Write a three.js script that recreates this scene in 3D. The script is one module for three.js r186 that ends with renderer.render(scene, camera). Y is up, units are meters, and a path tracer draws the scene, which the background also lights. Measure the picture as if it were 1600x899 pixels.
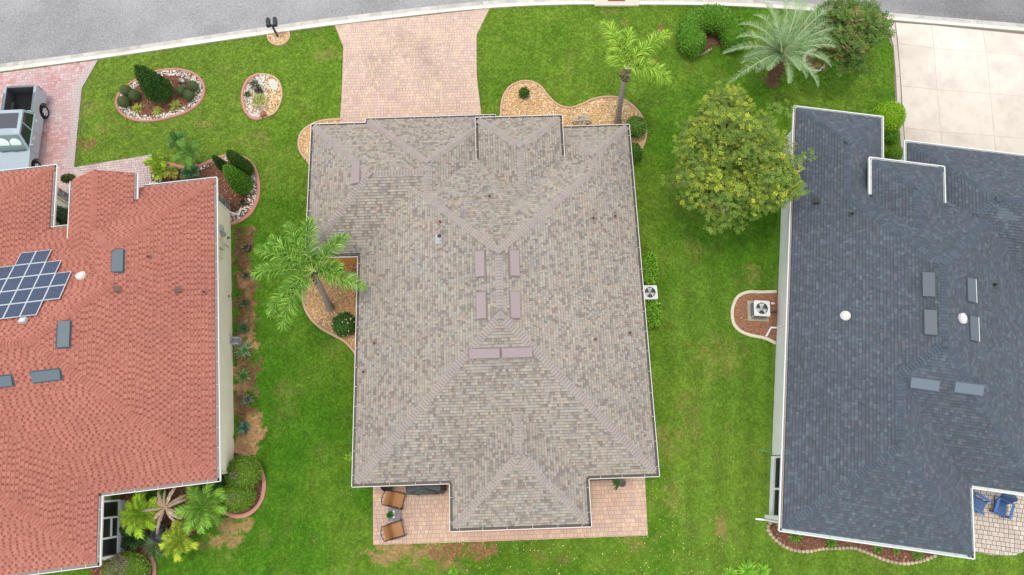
import * as THREE from 'three';
import { mergeGeometries, mergeVertices } from 'three/addons/utils/BufferGeometryUtils.js';

// ---------------------------------------------------------------- camera, sky, sun, exposure
const scene = new THREE.Scene();
const CAM_H = 36, TILT = THREE.MathUtils.degToRad(15), FPX = 1067;          // a drone 36 m up, looking 15 degrees off straight down
const camera = new THREE.PerspectiveCamera(2 * Math.atan(449.5 / FPX) * 180 / Math.PI, 1600 / 899, 0.5, 900);
camera.position.set(0, CAM_H, 0);
camera.lookAt(0, 0, -CAM_H * Math.tan(TILT));

const renderer = new THREE.WebGLRenderer({ antialias: true });
renderer.toneMapping = THREE.LinearToneMapping;
renderer.toneMappingExposure = 1.18;
renderer.shadowMap.enabled = true;

{ // bright overcast sky: a smooth cloud layer, horizon made brighter than overhead to lift the side walls
  const W = 128, H = 64, data = new Float32Array(W * H * 4);
  for (let y = 0; y < H; y++) for (let x = 0; x < W; x++) {
    const el = (y + 0.5) / H * Math.PI - Math.PI / 2, s = Math.sin(el), i = (y * W + x) * 4;
    const b = s > 0 ? (1.85 - 1.15 * s) * (1 + 0.05 * Math.sin(x / W * 6.283 * 3 + el * 5) * Math.cos(el)) : 0.3;
    data[i] = b * 0.985; data[i + 1] = b * 1.0; data[i + 2] = b * 1.03; data[i + 3] = 1;
  }
  const sky = new THREE.DataTexture(data, W, H, THREE.RGBAFormat, THREE.FloatType);
  sky.mapping = THREE.EquirectangularReflectionMapping; sky.magFilter = THREE.LinearFilter; sky.needsUpdate = true;
  scene.background = sky; scene.environment = sky;
}
const sun = new THREE.DirectionalLight(0xfff3e2, 1.2);
sun.position.set(-8, 60, -14); sun.target.position.set(0, 0, -10);
sun.castShadow = true; sun.shadow.radius = 26;
Object.assign(sun.shadow.camera, { left: -45, right: 45, top: 45, bottom: -45, near: 1, far: 160 });
sun.shadow.mapSize.set(4096, 4096);
scene.add(sun, sun.target);

// ---------------------------------------------------------------- helpers
function rng(seed) { let a = seed >>> 0; return () => { a = (a + 0x6d2b79f5) | 0; let t = Math.imul(a ^ (a >>> 15), 1 | a); t = (t + Math.imul(t ^ (t >>> 7), 61 | t)) ^ t; return ((t ^ (t >>> 14)) >>> 0) / 4294967296; }; }
const V = (x, y, z) => new THREE.Vector3(x, y, z);
const lerp = (a, b, t) => a + (b - a) * t, clamp = (x, a = 0, b = 1) => Math.min(b, Math.max(a, x)), sst = (a, b, x) => { const t = clamp((x - a) / (b - a)); return t * t * (3 - 2 * t); };
const mix = (a, b, t) => [lerp(a[0], b[0], t), lerp(a[1], b[1], t), lerp(a[2], b[2], t)], mul = (c, k) => [c[0] * k, c[1] * k, c[2] * k];
const ct = Math.cos(TILT), st = Math.sin(TILT);
// survey: the point at height y that the drone saw at photo position (px, py)
function G(px, py, y = 0) {
  const u = (px - 800) / FPX, v = (py - 449.5) / FPX;
  const dx = u, dy = -ct - v * st, dz = -st + v * ct;      // forward + right*u - up*v
  const k = (y - CAM_H) / dy; return V(dx * k, y, dz * k);
}
function hash(x, y) { let h = Math.imul(x, 374761393) + Math.imul(y, 668265263) | 0; h = Math.imul(h ^ (h >>> 13), 1274126177); return ((h ^ (h >>> 16)) >>> 0) / 4294967296; }
function vn(x, y) { const xi = Math.floor(x), yi = Math.floor(y), fx = x - xi, fy = y - yi, u = fx * fx * (3 - 2 * fx), v = fy * fy * (3 - 2 * fy); return lerp(lerp(hash(xi, yi), hash(xi + 1, yi), u), lerp(hash(xi, yi + 1), hash(xi + 1, yi + 1), u), v); }
function fbm(x, y, n = 4) { let s = 0, a = 0.5, t = 0; for (let i = 0; i < n; i++) { s += a * vn(x, y); t += a; a *= 0.5; x = x * 2.03 + 17.1; y = y * 2.03 + 9.7; } return s / t; }
function tex(n, f, repeat, wrap = THREE.MirroredRepeatWrapping) {
  const d = new Uint8Array(n * n * 4);
  for (let y = 0; y < n; y++) for (let x = 0; x < n; x++) { const c = f(x / n, y / n, x, y), i = (y * n + x) * 4; for (let k = 0; k < 3; k++) { const v = clamp(Array.isArray(c) ? c[k] : c); d[i + k] = 255 * (v <= 0.0031308 ? v * 12.92 : 1.055 * Math.pow(v, 1 / 2.4) - 0.055); } d[i + 3] = 255; }
  const t = new THREE.DataTexture(d, n, n, THREE.RGBAFormat); t.colorSpace = THREE.SRGBColorSpace; t.magFilter = THREE.LinearFilter; t.minFilter = THREE.LinearMipmapLinearFilter; t.generateMipmaps = true;
  t.wrapS = t.wrapT = wrap; t.repeat.set(repeat, repeat); t.needsUpdate = true; return t;
}
const used = new Map();
function numbered(name) { const n = used.get(name) ?? 0; used.set(name, n + 1); return n ? name + '_' + String(n).padStart(3, '0') : name; }
function tag(o, label, category, group) { if (label) o.userData.label = label; if (category) o.userData.category = category; if (group) o.userData.group = group; return o; }
function thing(name, label, category, pos = V(0, 0, 0), turn = 0, group) { const o = new THREE.Group(); o.name = numbered(name); o.position.copy(pos); o.rotation.y = turn; scene.add(o); return tag(o, label, category, group); }
function mesh(name, g, m, parent) { const o = new THREE.Mesh(g, m); o.name = parent === scene ? numbered(name) : name; o.castShadow = o.receiveShadow = true; parent.add(o); return o; }
function structure(o) { o.userData.kind = 'structure'; return o; }
function stuff(o) { o.userData.kind = 'stuff'; return o; }

class GB {                                                         // collects coloured faces into one geometry; uv in metres
  constructor() { this.p = []; this.n = []; this.c = []; }
  tri(a, b, c, col) {
    const e = V().subVectors(b, a), f = V().subVectors(c, a), n = e.cross(f).normalize();
    for (const q of [a, b, c]) { this.p.push(q.x, q.y, q.z); this.n.push(n.x, n.y, n.z); this.c.push(col[0], col[1], col[2]); }
    return this;
  }
  quad(a, b, c, d, col) { return this.tri(a, b, c, col).tri(a, c, d, col); }
  add(g, col, m) {
    g = g.index ? g.toNonIndexed() : g.clone(); if (m) g.applyMatrix4(m);
    const p = g.attributes.position, n = g.attributes.normal, k = g.attributes.color;
    for (let i = 0; i < p.count; i++) { this.p.push(p.getX(i), p.getY(i), p.getZ(i)); this.n.push(n.getX(i), n.getY(i), n.getZ(i)); if (k && !col) this.c.push(k.getX(i), k.getY(i), k.getZ(i)); else { const c = typeof col === 'function' ? col(p.getX(i), p.getY(i), p.getZ(i)) : col; this.c.push(c[0], c[1], c[2]); } }
    return this;
  }
  box(cx, cy, cz, sx, sy, sz, col, ry = 0, rx = 0, rz = 0) { return this.add(new THREE.BoxGeometry(sx, sy, sz), col, mat4(cx, cy, cz, ry, rx, rz)); }
  bar(a, b, r, col, n = 6, r2 = r) { const d = V().subVectors(b, a), L = d.length(); const g = new THREE.CylinderGeometry(r2, r, L, n, 1); const m = new THREE.Matrix4().compose(V().addVectors(a, b).multiplyScalar(0.5), new THREE.Quaternion().setFromUnitVectors(V(0, 1, 0), d.normalize()), V(1, 1, 1)); return this.add(g, col, m); }
  build(scaleUV = 1) {
    const g = new THREE.BufferGeometry(), uv = new Float32Array(this.p.length / 3 * 2);
    for (let i = 0; i < uv.length / 2; i++) {                        // planar by the face's own direction, so walls get upright grain
      const nx = Math.abs(this.n[i * 3]), ny = Math.abs(this.n[i * 3 + 1]), nz = Math.abs(this.n[i * 3 + 2]);
      const [x, y, z] = [this.p[i * 3], this.p[i * 3 + 1], this.p[i * 3 + 2]];
      uv[i * 2] = ny >= nx && ny >= nz ? x : nx > nz ? z : x; uv[i * 2 + 1] = ny >= nx && ny >= nz ? z : y;
    }
    g.setAttribute('position', new THREE.Float32BufferAttribute(this.p, 3)); g.setAttribute('normal', new THREE.Float32BufferAttribute(this.n, 3));
    g.setAttribute('color', new THREE.Float32BufferAttribute(this.c, 3)); g.setAttribute('uv', new THREE.BufferAttribute(uv, 2));
    return g;
  }
}
function mat4(x, y, z, ry = 0, rx = 0, rz = 0, sx = 1, sy = sx, sz = sx) { return new THREE.Matrix4().compose(V(x, y, z), new THREE.Quaternion().setFromEuler(new THREE.Euler(rx, ry, rz, 'YXZ')), V(sx, sy, sz)); }

// materials
const grainT = tex(512, (u, v, x, y) => 0.86 + 0.12 * fbm(u * 10, v * 10, 4) + 0.05 * (hash(x, y) - 0.5), 0.25);
const asphaltT = tex(1024, (u, v, x, y) => { const m = 0.62 + 0.5 * fbm(u * 7, v * 7, 4), s = hash(x >> 1, y >> 1), q = hash(x + 911, y); return m * (0.66 + 0.5 * s + 0.24 * (q - 0.5)) + (s > 0.95 ? 0.3 : 0); }, 1 / 18);
const concreteT = tex(1024, (u, v, x, y) => { const a = fbm(u * 6, v * 6, 5), b = fbm(u * 31 + 5, v * 31, 3); const k = 0.82 + 0.2 * a + 0.10 * (b - 0.5) - 0.09 * sst(0.5, 0.8, fbm(u * 11 + 40, v * 13, 5)) - 0.05 * sst(0.55, 0.7, fbm(u * 44, v * 40 + 9, 3)) + 0.05 * (hash(x, y) - 0.5); return [k, k * lerp(0.975, 1, a), k * lerp(0.94, 1, a)]; }, 1 / 16);
const std = (o) => new THREE.MeshPhysicalMaterial({ vertexColors: true, roughness: 0.95, metalness: 0, specularIntensity: 0.25, side: THREE.DoubleSide, ...o });
const M = {
  plain: std({}), grain: std({ map: grainT }), asphalt: std({ map: asphaltT, roughness: 0.95 }), concrete: std({ map: concreteT }),
  shingle: std({ roughness: 0.95 }), leaf: new THREE.MeshPhysicalMaterial({ vertexColors: true, roughness: 0.75, specularIntensity: 0.3, side: THREE.DoubleSide }), satin: std({ roughness: 0.45, specularIntensity: 0.8 }), metal: std({ roughness: 0.3, metalness: 0.85 }),
  paint: new THREE.MeshPhysicalMaterial({ vertexColors: true, roughness: 0.38, metalness: 0.35, clearcoat: 0.8, clearcoatRoughness: 0.06, side: THREE.DoubleSide }),
  glass: new THREE.MeshPhysicalMaterial({ vertexColors: true, roughness: 0.06, metalness: 0, clearcoat: 1, clearcoatRoughness: 0.03, side: THREE.DoubleSide }),
  screen: new THREE.MeshPhysicalMaterial({ color: 0x101314, roughness: 0.5, opacity: 0.86, transparent: true, side: THREE.DoubleSide }),
};

// flat sheets and kerbing
const P = (list, y = 0) => list.map(([x, z]) => G(x, z, y));
function smooth(pts, closed, n) { return new THREE.CatmullRomCurve3(pts, closed, 'centripetal').getSpacedPoints(n); }
function sheetGeo(pts, y, col) {
  const tri = THREE.ShapeUtils.triangulateShape(pts.map((p) => new THREE.Vector2(p.x, p.z)), []), b = new GB();
  for (const [i, j, k] of tri) { const a = V(pts[i].x, y, pts[i].z), c = V(pts[j].x, y, pts[j].z), d = V(pts[k].x, y, pts[k].z); const cl = (p) => (typeof col === 'function' ? col(p) : col); const up = (c.x - a.x) * (d.z - a.z) - (c.z - a.z) * (d.x - a.x) < 0; up ? b.tri(a, c, d, cl(a)) : b.tri(a, d, c, cl(a)); if (typeof col === 'function') { const q = up ? [a, c, d] : [a, d, c]; b.c.splice(-9, 9, ...q.flatMap(cl)); } }
  return b.build();
}
function edgingGeo(pts, closed, w, h, colF, y = 0) {
  const b = new GB(), prof = [[-0.5, -0.02], [-0.5, 0.62], [-0.3, 0.95], [0, 1.0], [0.3, 0.95], [0.5, 0.62], [0.5, -0.02]], N = pts.length, rows = [];
  for (let i = 0; i < N; i++) {
    const a = pts[closed ? (i + N - 1) % N : Math.max(0, i - 1)], c = pts[closed ? (i + 1) % N : Math.min(N - 1, i + 1)], t = V().subVectors(c, a).setY(0).normalize(), n = V(-t.z, 0, t.x);
    rows.push(prof.map(([s, k]) => V(pts[i].x + n.x * s * w, y + k * h, pts[i].z + n.z * s * w)));
  }
  for (let i = 0; i < (closed ? N : N - 1); i++) { const r = rows[i], s = rows[(i + 1) % N], col = colF(i); for (let k = 0; k < prof.length - 1; k++) b.quad(r[k], r[k + 1], s[k + 1], s[k], col); }
  return b.build();
}
const inPoly = (pts, x, z) => { let c = false; for (let i = 0, j = pts.length - 1; i < pts.length; j = i++) { const a = pts[i], b = pts[j]; if ((a.z > z) !== (b.z > z) && x < (b.x - a.x) * (z - a.z) / (b.z - a.z) + a.x) c = !c; } return c; };
const notLawn = [];
function blocked(pts) { let x0 = 1e9, x1 = -1e9, z0 = 1e9, z1 = -1e9; for (const p of pts) { x0 = Math.min(x0, p.x); x1 = Math.max(x1, p.x); z0 = Math.min(z0, p.z); z1 = Math.max(z1, p.z); } notLawn.push({ pts, x0, x1, z0, z1 }); }
const isLawn = (x, z) => !notLawn.some((q) => x > q.x0 && x < q.x1 && z > q.z0 && z < q.z1 && inPoly(q.pts, x, z));
function clipPoly(poly, ax, az, k) {                                // keep ax*x + az*z + k >= 0; poly = [[x, z], ...]
  const out = [];
  for (let i = 0; i < poly.length; i++) { const a = poly[i], b = poly[(i + 1) % poly.length], da = ax * a[0] + az * a[1] + k, db = ax * b[0] + az * b[1] + k; if (da >= 0) out.push(a); if ((da >= 0) !== (db >= 0)) { const t = da / (da - db); out.push([a[0] + (b[0] - a[0]) * t, a[1] + (b[1] - a[1]) * t]); } }
  return out;
}
// laid pavers: every one a low block of its own, cut to the outline of the drive; the nearest ones are meshes, the others one part
function pave(parent, outline, turn, rowW, widths, colF, seed, singles, joint = 0.009, y0 = 0.012, th = 0.03) {
  const R = rng(seed), c = Math.cos(turn), s = Math.sin(turn), loc = outline.map((p) => [p.x * c - p.z * s, p.x * s + p.z * c]);
  let x0 = 1e9, x1 = -1e9, z0 = 1e9, z1 = -1e9; for (const [x, z] of loc) { x0 = Math.min(x0, x); x1 = Math.max(x1, x); z0 = Math.min(z0, z); z1 = Math.max(z1, z); }
  const all = [];
  for (let z = z0 - R() * 0.1; z < z1; z += rowW) for (let x = x0 - R() * 0.2; x < x1;) {
    const w = widths[Math.floor(R() * widths.length)], q = joint / 2, tilt = (R() - 0.5) * 0.006, lift = R() * 0.004;
    let poly = loc; for (const [ax, az, k] of [[1, 0, -(x + q)], [-1, 0, x + w - q], [0, 1, -(z + q)], [0, -1, z + rowW - q]]) { poly = clipPoly(poly, ax, az, k); if (poly.length < 3) break; }
    if (poly.length >= 3) {
      const pts = poly.map(([a, b]) => V(a * c + b * s, 0, -a * s + b * c)), cen = pts.reduce((m, p) => m.add(p), V()).multiplyScalar(1 / pts.length), col = colF(cen.x, cen.z, R);
      all.push({ pts, cen, col, tilt, lift });
    }
    x += w;
  }
  const face = (b, o, q) => { const top = q.pts.map((p, i) => V(p.x - o.x, y0 + th + q.lift + (i % 2 ? q.tilt : 0), p.z - o.z)), cc = V(q.cen.x - o.x, y0 + th + q.lift, q.cen.z - o.z); for (let i = 0; i < top.length; i++) { const a = top[i], d = top[(i + 1) % top.length]; b.tri(cc, d, a, q.col); b.quad(a, d, V(d.x, y0, d.z), V(a.x, y0, a.z), mul(q.col, 0.8)); } };
  all.sort((a, b) => b.cen.z - a.cen.z);
  const rest = new GB();
  all.forEach((q, i) => { if (i < singles) { const b = new GB(); face(b, q.cen, q); mesh('paver', b.build(), M.grain, parent).position.copy(V(q.cen.x, 0, q.cen.z)); } else face(rest, V(), q); });
  if (rest.p.length) stuff(mesh('paver', rest.build(), M.grain, parent));
}
const pebbleG = (() => { const g = new THREE.IcosahedronGeometry(1, 0), p = g.attributes.position; for (let i = 0; i < p.count; i++) p.setXYZ(i, p.getX(i) * (0.8 + 0.3 * hash(Math.round(p.getX(i) * 50), 3)), p.getY(i) * 0.6, p.getZ(i)); g.computeVertexNormals(); return g; })();
const chipG = new THREE.BoxGeometry(1, 0.28, 0.34);
const stoneM = new THREE.MeshPhysicalMaterial({ roughness: 0.95, specularIntensity: 0.25 });
function scatter(parent, name, g, pts, holes, perM2, size, colF, seed, y = 0.02, test) {
  const R = rng(seed); let x0 = 1e9, x1 = -1e9, z0 = 1e9, z1 = -1e9; for (const p of pts) { x0 = Math.min(x0, p.x); x1 = Math.max(x1, p.x); z0 = Math.min(z0, p.z); z1 = Math.max(z1, p.z); }
  const list = [], n = Math.round((x1 - x0) * (z1 - z0) * perM2);
  for (let i = 0; i < n; i++) { const x = lerp(x0, x1, R()), z = lerp(z0, z1, R()); if (inPoly(pts, x, z) && !holes.some((h) => inPoly(h, x, z)) && (!test || test(x, z))) list.push([x, z]); }
  const o = new THREE.InstancedMesh(g, stoneM, list.length), m = new THREE.Matrix4(), c = new THREE.Color(); o.name = parent === scene ? numbered(name) : name;
  list.forEach(([x, z], i) => { const s = size * (0.6 + 0.8 * R()); m.compose(V(x, y + s * 0.25, z), new THREE.Quaternion().setFromEuler(new THREE.Euler((R() - 0.5) * 0.7, R() * 6.28, (R() - 0.5) * 0.7)), V(s, s * (0.7 + 0.5 * R()), s * (0.7 + 0.5 * R()))); o.setMatrixAt(i, m); const k = colF(R, x, z); o.setColorAt(i, c.setRGB(k[0], k[1], k[2])); });
  o.castShadow = o.receiveShadow = true; parent.add(o); return stuff(o);
}

// ---------------------------------------------------------------- ground, road, kerb
const dirtSpots = [ // px, py, rx, ry (metres), strength, kind (0 tan straw, 1 brown)
  [133, 225, 0.6, 0.35, 0.7, 1], [160, 205, 0.5, 0.3, 0.35, 0], [130, 170, 0.9, 0.5, 0.3, 0], [322, 195, 0.5, 0.2, 0.4, 0], [410, 215, 0.35, 0.5, 0.35, 1], [510, 85, 0.7, 0.5, 0.4, 0], [395, 225, 0.8, 0.6, 0.3, 0],
  [650, 863, 1.9, 0.45, 0.95, 0], [700, 868, 1.2, 0.4, 0.8, 1], [745, 860, 1.1, 0.5, 0.9, 1], [600, 872, 0.6, 0.35, 0.8, 0], [365, 820, 0.9, 0.35, 0.9, 0], [350, 845, 0.8, 0.3, 0.8, 0], [330, 850, 0.8, 0.3, 0.6, 0],
  [1032, 45, 0.3, 0.2, 0.8, 1], [1020, 98, 0.4, 0.22, 0.6, 1], [975, 35, 0.5, 0.25, 0.35, 0], [1057, 283, 0.25, 0.4, 0.7, 1], [1045, 690, 0.8, 0.7, 0.35, 0], [1080, 660, 0.6, 1.4, 0.25, 0], [1120, 560, 1.3, 1.2, 0.28, 0], [1085, 390, 0.5, 0.9, 0.3, 1], [1125, 815, 0.3, 0.6, 0.6, 0], [1000, 845, 0.9, 0.5, 0.4, 0], [1050, 770, 0.4, 1.2, 0.35, 0], [850, 870, 0.6, 0.3, 0.4, 1],
  [950, 20, 0.8, 0.25, 0.3, 0], [870, 245, 1, 0.6, 0.2, 0], [1220, 500, 0.5, 2.5, 0.3, 0], [1175, 430, 0.5, 0.5, 0.5, 0], [450, 620, 0.6, 1.0, 0.22, 0], [570, 300, 1, 1, 0.2, 0], [1128, 830, 0.25, 0.4, 0.6, 0], [880, 872, 0.5, 0.3, 0.4, 1], [700, 885, 1.2, 0.3, 0.5, 0], [1440, 112, 0.6, 0.3, 0, 0],
].map(([x, y, a, b, k, t]) => { const g = G(x, y); return [g.x, g.z, a, b, k, t]; });
const soilLine = P([[366, 355], [398, 352], [392, 400], [396, 440], [398, 500], [402, 540], [400, 600], [408, 640], [414, 680], [400, 712], [366, 705]]);
function lawnColor(x, z, fine) {
  const a = fbm(x * 0.16 + 3, z * 0.16 + 8, 3), b = fbm(x * 0.7 + 40, z * 0.7, 3), c = fbm(x * 2.7, z * 2.7 + 11, 2);
  const lush = sst(0.28, 0.72, a * 0.65 + b * 0.35);
  let col = mix([0.152, 0.262, 0.030], [0.071, 0.196, 0.013], lush);                       // yellower to deeper green
  const yl = sst(-13, -19, x) * sst(-12, -18, z); col = mix(col, [0.185, 0.275, 0.042], yl * 0.62);   // the front lawn of the red house is paler
  const side = sst(7.5, 9, x) * sst(-13, -8, z); col = mix(col, [0.178, 0.278, 0.040], side * 0.45);
  col = mul(col, 0.87 + 0.28 * c);
  col = mul(col, 1 + 0.055 * Math.sin((x + 0.06 * z) * 4.6 + 0.6 * Math.sin(z * 0.4)) * (0.45 + side));                 // mower passes
  const straw = sst(0.60, 0.78, fbm(x * 1.15 + 90, z * 0.95 + 30, 4)); col = mix(col, [0.25, 0.21, 0.075], straw * 0.16);
  const fl = fbm(x * 3.3 + 200, z * 3.3, 4);
  for (const [dx, dz, rx, rz, k, t] of dirtSpots) { const qx = (x - dx) / rx, qz = (z - dz) / rz, d = qx * qx + qz * qz; if (d < 2.6) { const w = k * (k > 0.65 ? 1 : 0.65) * sst(0.25, 0.75, (1 - d * 0.42) * 0.75 + (fl - 0.5) * 1.5); col = mix(col, t ? [0.30, 0.165, 0.085] : [0.40, 0.27, 0.125], w); } }
  if (x < -12 && x > -18 && z > -18 && z < 1 && inPoly(soilLine, x + (fl - 0.5) * 1.1, z)) { const w = sst(0.26, 0.44, fbm(x * 1.6 + 7, z * 1.6 + 3, 4)); col = mix(mul(col, 0.75), mix([0.20, 0.125, 0.065], [0.44, 0.275, 0.145], sst(0.4, 0.66, fbm(x * 1.1 + 70, z * 0.9, 3))), w); }
  return fine === undefined ? col : mul(col, 0.8 + 0.4 * fine);
}
const kerbPx = [[-260, 148], [-130, 130], [0, 113], [153, 93], [400, 57], [523, 40], [763, 14], [883, 8.5], [1002, 8.5], [1120, 10], [1250, 17], [1400, 33], [1600, 50], [1760, 66], [1900, 82]];
const kerbBack = smooth(P(kerbPx), false, 240);
const offset = (pts, d) => pts.map((p, i) => { const a = pts[Math.max(0, i - 1)], b = pts[Math.min(pts.length - 1, i + 1)], t = V().subVectors(b, a).setY(0).normalize(); return V(p.x + t.z * d, p.y, p.z - t.x * d); });
{
  const b = new GB(), S = 260; b.quad(V(-S, 0, -S), V(-S, 0, S), V(S, 0, S), V(S, 0, -S), [1, 1, 1]);
  const g = b.build(), uv = g.attributes.uv; for (let i = 0; i < uv.count; i++) uv.setXY(i, (uv.getX(i) + 33) / 66, (uv.getY(i) + 44) / 66);
  const lawnT = tex(2048, (u, v, px, py) => lawnColor(u * 66 - 33, v * 66 - 44, 0.5 + (hash(px, py) - 0.5) * 0.7 + (hash(px >> 1, py >> 1) - 0.5) * 0.5), 1);
  structure(tag(mesh('ground', g, std({ map: lawnT, vertexColors: false, roughness: 1 }), scene), 'green lawn ground between and around the three houses', 'lawn'));
  // road
  const inner = offset(kerbBack, 0.56), outer = offset(kerbBack, 8.4).reverse(), road = [...inner, ...outer];
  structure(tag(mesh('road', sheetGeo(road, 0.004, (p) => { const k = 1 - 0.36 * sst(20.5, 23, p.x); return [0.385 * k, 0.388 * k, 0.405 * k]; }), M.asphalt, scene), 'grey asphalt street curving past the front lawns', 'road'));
  blocked([...kerbBack, ...outer]);
  const k = structure(thing('kerb', 'pale concrete kerb curving along the street edge', 'kerb')), Rk = rng(5);
  const half = kerbBack.length; let i0 = 0;
  while (i0 < half - 1) {                                            // one cast section after another, a joint between them
    const i1 = Math.min(half - 1, i0 + 8), g2 = new GB(), tone = 0.97 + 0.06 * Rk();
    const prof = [[0.58, 0.002], [0.57, 0.012], [0.34, 0.02], [0.27, 0.035], [0.2, 0.085], [0.06, 0.105], [0.0, 0.1], [-0.01, 0.0]];
    const cols = [[0.52, 0.51, 0.50], [0.55, 0.54, 0.52], [0.58, 0.56, 0.53], [0.70, 0.68, 0.64], [0.78, 0.75, 0.70], [0.80, 0.77, 0.71], [0.6, 0.57, 0.5]];
    for (let i = i0; i < i1; i++) for (let q = 0; q < prof.length - 1; q++) {
      const at = (j, [d, y]) => { const f = kerbBack[j], a = kerbBack[Math.max(0, j - 1)], c = kerbBack[Math.min(half - 1, j + 1)], t = V().subVectors(c, a).normalize(), e = j === i0 ? 0.005 : j === i1 ? -0.005 : 0; return V(f.x + t.z * d + t.x * e, y, f.z - t.x * d + t.z * e); };
      const st2 = 0.84 + 0.3 * vn(i * 0.9, q * 3.1);
      g2.quad(at(i, prof[q]), at(i, prof[q + 1]), at(i + 1, prof[q + 1]), at(i + 1, prof[q]), mul(cols[q], tone * (q < 3 ? st2 : 0.95 + 0.06 * st2)));
    }
    mesh('kerb_section', g2.build(), M.concrete, k); i0 = i1;
  }
  // storm inlet let into the kerb: a concrete apron with a rusty cover, and its dark throat
  const inl = thing('storm_drain', 'concrete storm drain inlet with rusty red cover in the kerb', 'drain', G(963, 4));
  mesh('apron', (() => { const q = new GB(); q.box(0, 0.07, 0.0, 2.7, 0.12, 0.62, [0.68, 0.64, 0.57]); return q.build(); })(), M.concrete, inl);
  mesh('cover', (() => { const q = new GB(); q.box(0, 0.145, -0.32, 1.05, 0.03, 0.62, [0.26, 0.09, 0.07]); for (let i = -4; i <= 4; i++) q.box(i * 0.11, 0.165, -0.32, 0.03, 0.012, 0.56, [0.20, 0.07, 0.055]); return q.build(); })(), M.grain, inl);
  mesh('throat', (() => { const q = new GB(); q.box(0, 0.075, -0.36, 2.2, 0.09, 0.12, [0.03, 0.03, 0.03]); return q.build(); })(), M.plain, inl);
}

// ---------------------------------------------------------------- drives, walk, patios
const pickPaver = (pal) => (x, z, R) => { const n = fbm(x * 0.55 + 4, z * 0.55 + 12, 3), i = Math.floor(clamp(n * 1.5 - 0.25 + (R() - 0.5) * 1.1, 0, 0.999) * pal.length); return mul(pal[i], 0.92 + 0.15 * R()); };
const tanPinks = [[0.56, 0.43, 0.39], [0.62, 0.455, 0.39], [0.65, 0.47, 0.385], [0.66, 0.52, 0.41], [0.69, 0.56, 0.40], [0.66, 0.49, 0.44]];
{
  const out = P([[525, 40], [538, 74], [536, 140], [532, 212], [756, 212], [745, 120], [743, 55], [763, 14]]);
  const d = structure(thing('driveway', 'peach and tan paver driveway of the brown-roofed house', 'driveway'));
  mesh('paver_bed', sheetGeo(out, 0.008, [0.40, 0.31, 0.26]), M.grain, d); blocked(out);
  const calm = (pal, k, m) => pal.map((c) => mix(c, m, k)); const blotch = pickPaver(calm(tanPinks, 0.35, [0.66, 0.50, 0.42]));
  const dark = [[635, 70], [665, 80], [668, 112], [590, 100]].map(([a, b]) => G(a, b));
  pave(d, out, 0.033, 0.185, [0.12, 0.185, 0.185, 0.26], (x, z, R) => { let k = blotch(x, z, R); for (const q of dark) { const r = Math.hypot(x - q.x, (z - q.z) * 0.8); k = mul(k, 1 - 0.28 * sst(1.3, 0.1, r) * fbm(x * 2, z * 2, 3)); } return k; }, 11, 300);
  mesh('border', edgingGeo(P([[525, 40], [538, 74], [536, 140], [532, 208]]), false, 0.14, 0.044, () => [0.62, 0.43, 0.37]), M.grain, d);
  mesh('border', edgingGeo(P([[763, 14], [743, 55], [743, 120], [743, 176]]), false, 0.14, 0.044, () => [0.63, 0.45, 0.39]), M.grain, d);
}
{
  const out = P([[-190, 138], [0, 115], [153, 94.5], [128, 138], [121, 205], [116, 262], [128, 270], [120, 330], [60, 330], [-190, 330]]);
  const d = structure(thing('driveway', 'faded rose paver driveway under the parked pickup', 'driveway'));
  mesh('paver_bed', sheetGeo(out, 0.008, [0.30, 0.19, 0.18]), M.grain, d); blocked(out);
  const pal = [[0.54, 0.31, 0.31], [0.58, 0.34, 0.34], [0.61, 0.38, 0.38], [0.63, 0.43, 0.43], [0.65, 0.49, 0.50]];
  const f = pickPaver(pal), right = P([[153, 95], [126, 140], [117, 262]]);
  pave(d, out, 0.12, 0.17, [0.17, 0.17, 0.26], (x, z, R) => { let dd = 9; for (let i = 0; i < 2; i++) { const a = right[i], b = right[i + 1], t = clamp(((x - a.x) * (b.x - a.x) + (z - a.z) * (b.z - a.z)) / ((b.x - a.x) ** 2 + (b.z - a.z) ** 2)); dd = Math.min(dd, Math.hypot(x - lerp(a.x, b.x, t), z - lerp(a.z, b.z, t))); } const wear = sst(0.62, 0.45, fbm(x * 0.8 + 30, z * 0.8, 4)); return mix(f(x, z, R), [0.56, 0.47, 0.48], clamp(sst(0.62, 0.1, dd) + wear * 0.45)); }, 12, 300);
  const w = structure(thing('walkway', 'pale pink paver walk along the lawn to the red-roofed entry', 'walkway')), wo = P([[116, 262], [237, 242], [236, 300], [128, 330], [120, 290]]);
  mesh('paver_bed', sheetGeo(wo, 0.009, [0.32, 0.22, 0.21]), M.grain, w); blocked(wo);
  const f2 = pickPaver([[0.58, 0.45, 0.45], [0.62, 0.50, 0.50], [0.65, 0.54, 0.53], [0.57, 0.43, 0.44]]);
  pave(w, wo, 0.12, 0.15, [0.15, 0.22], f2, 13, 200, 0.012, 0.013);
}
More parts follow.
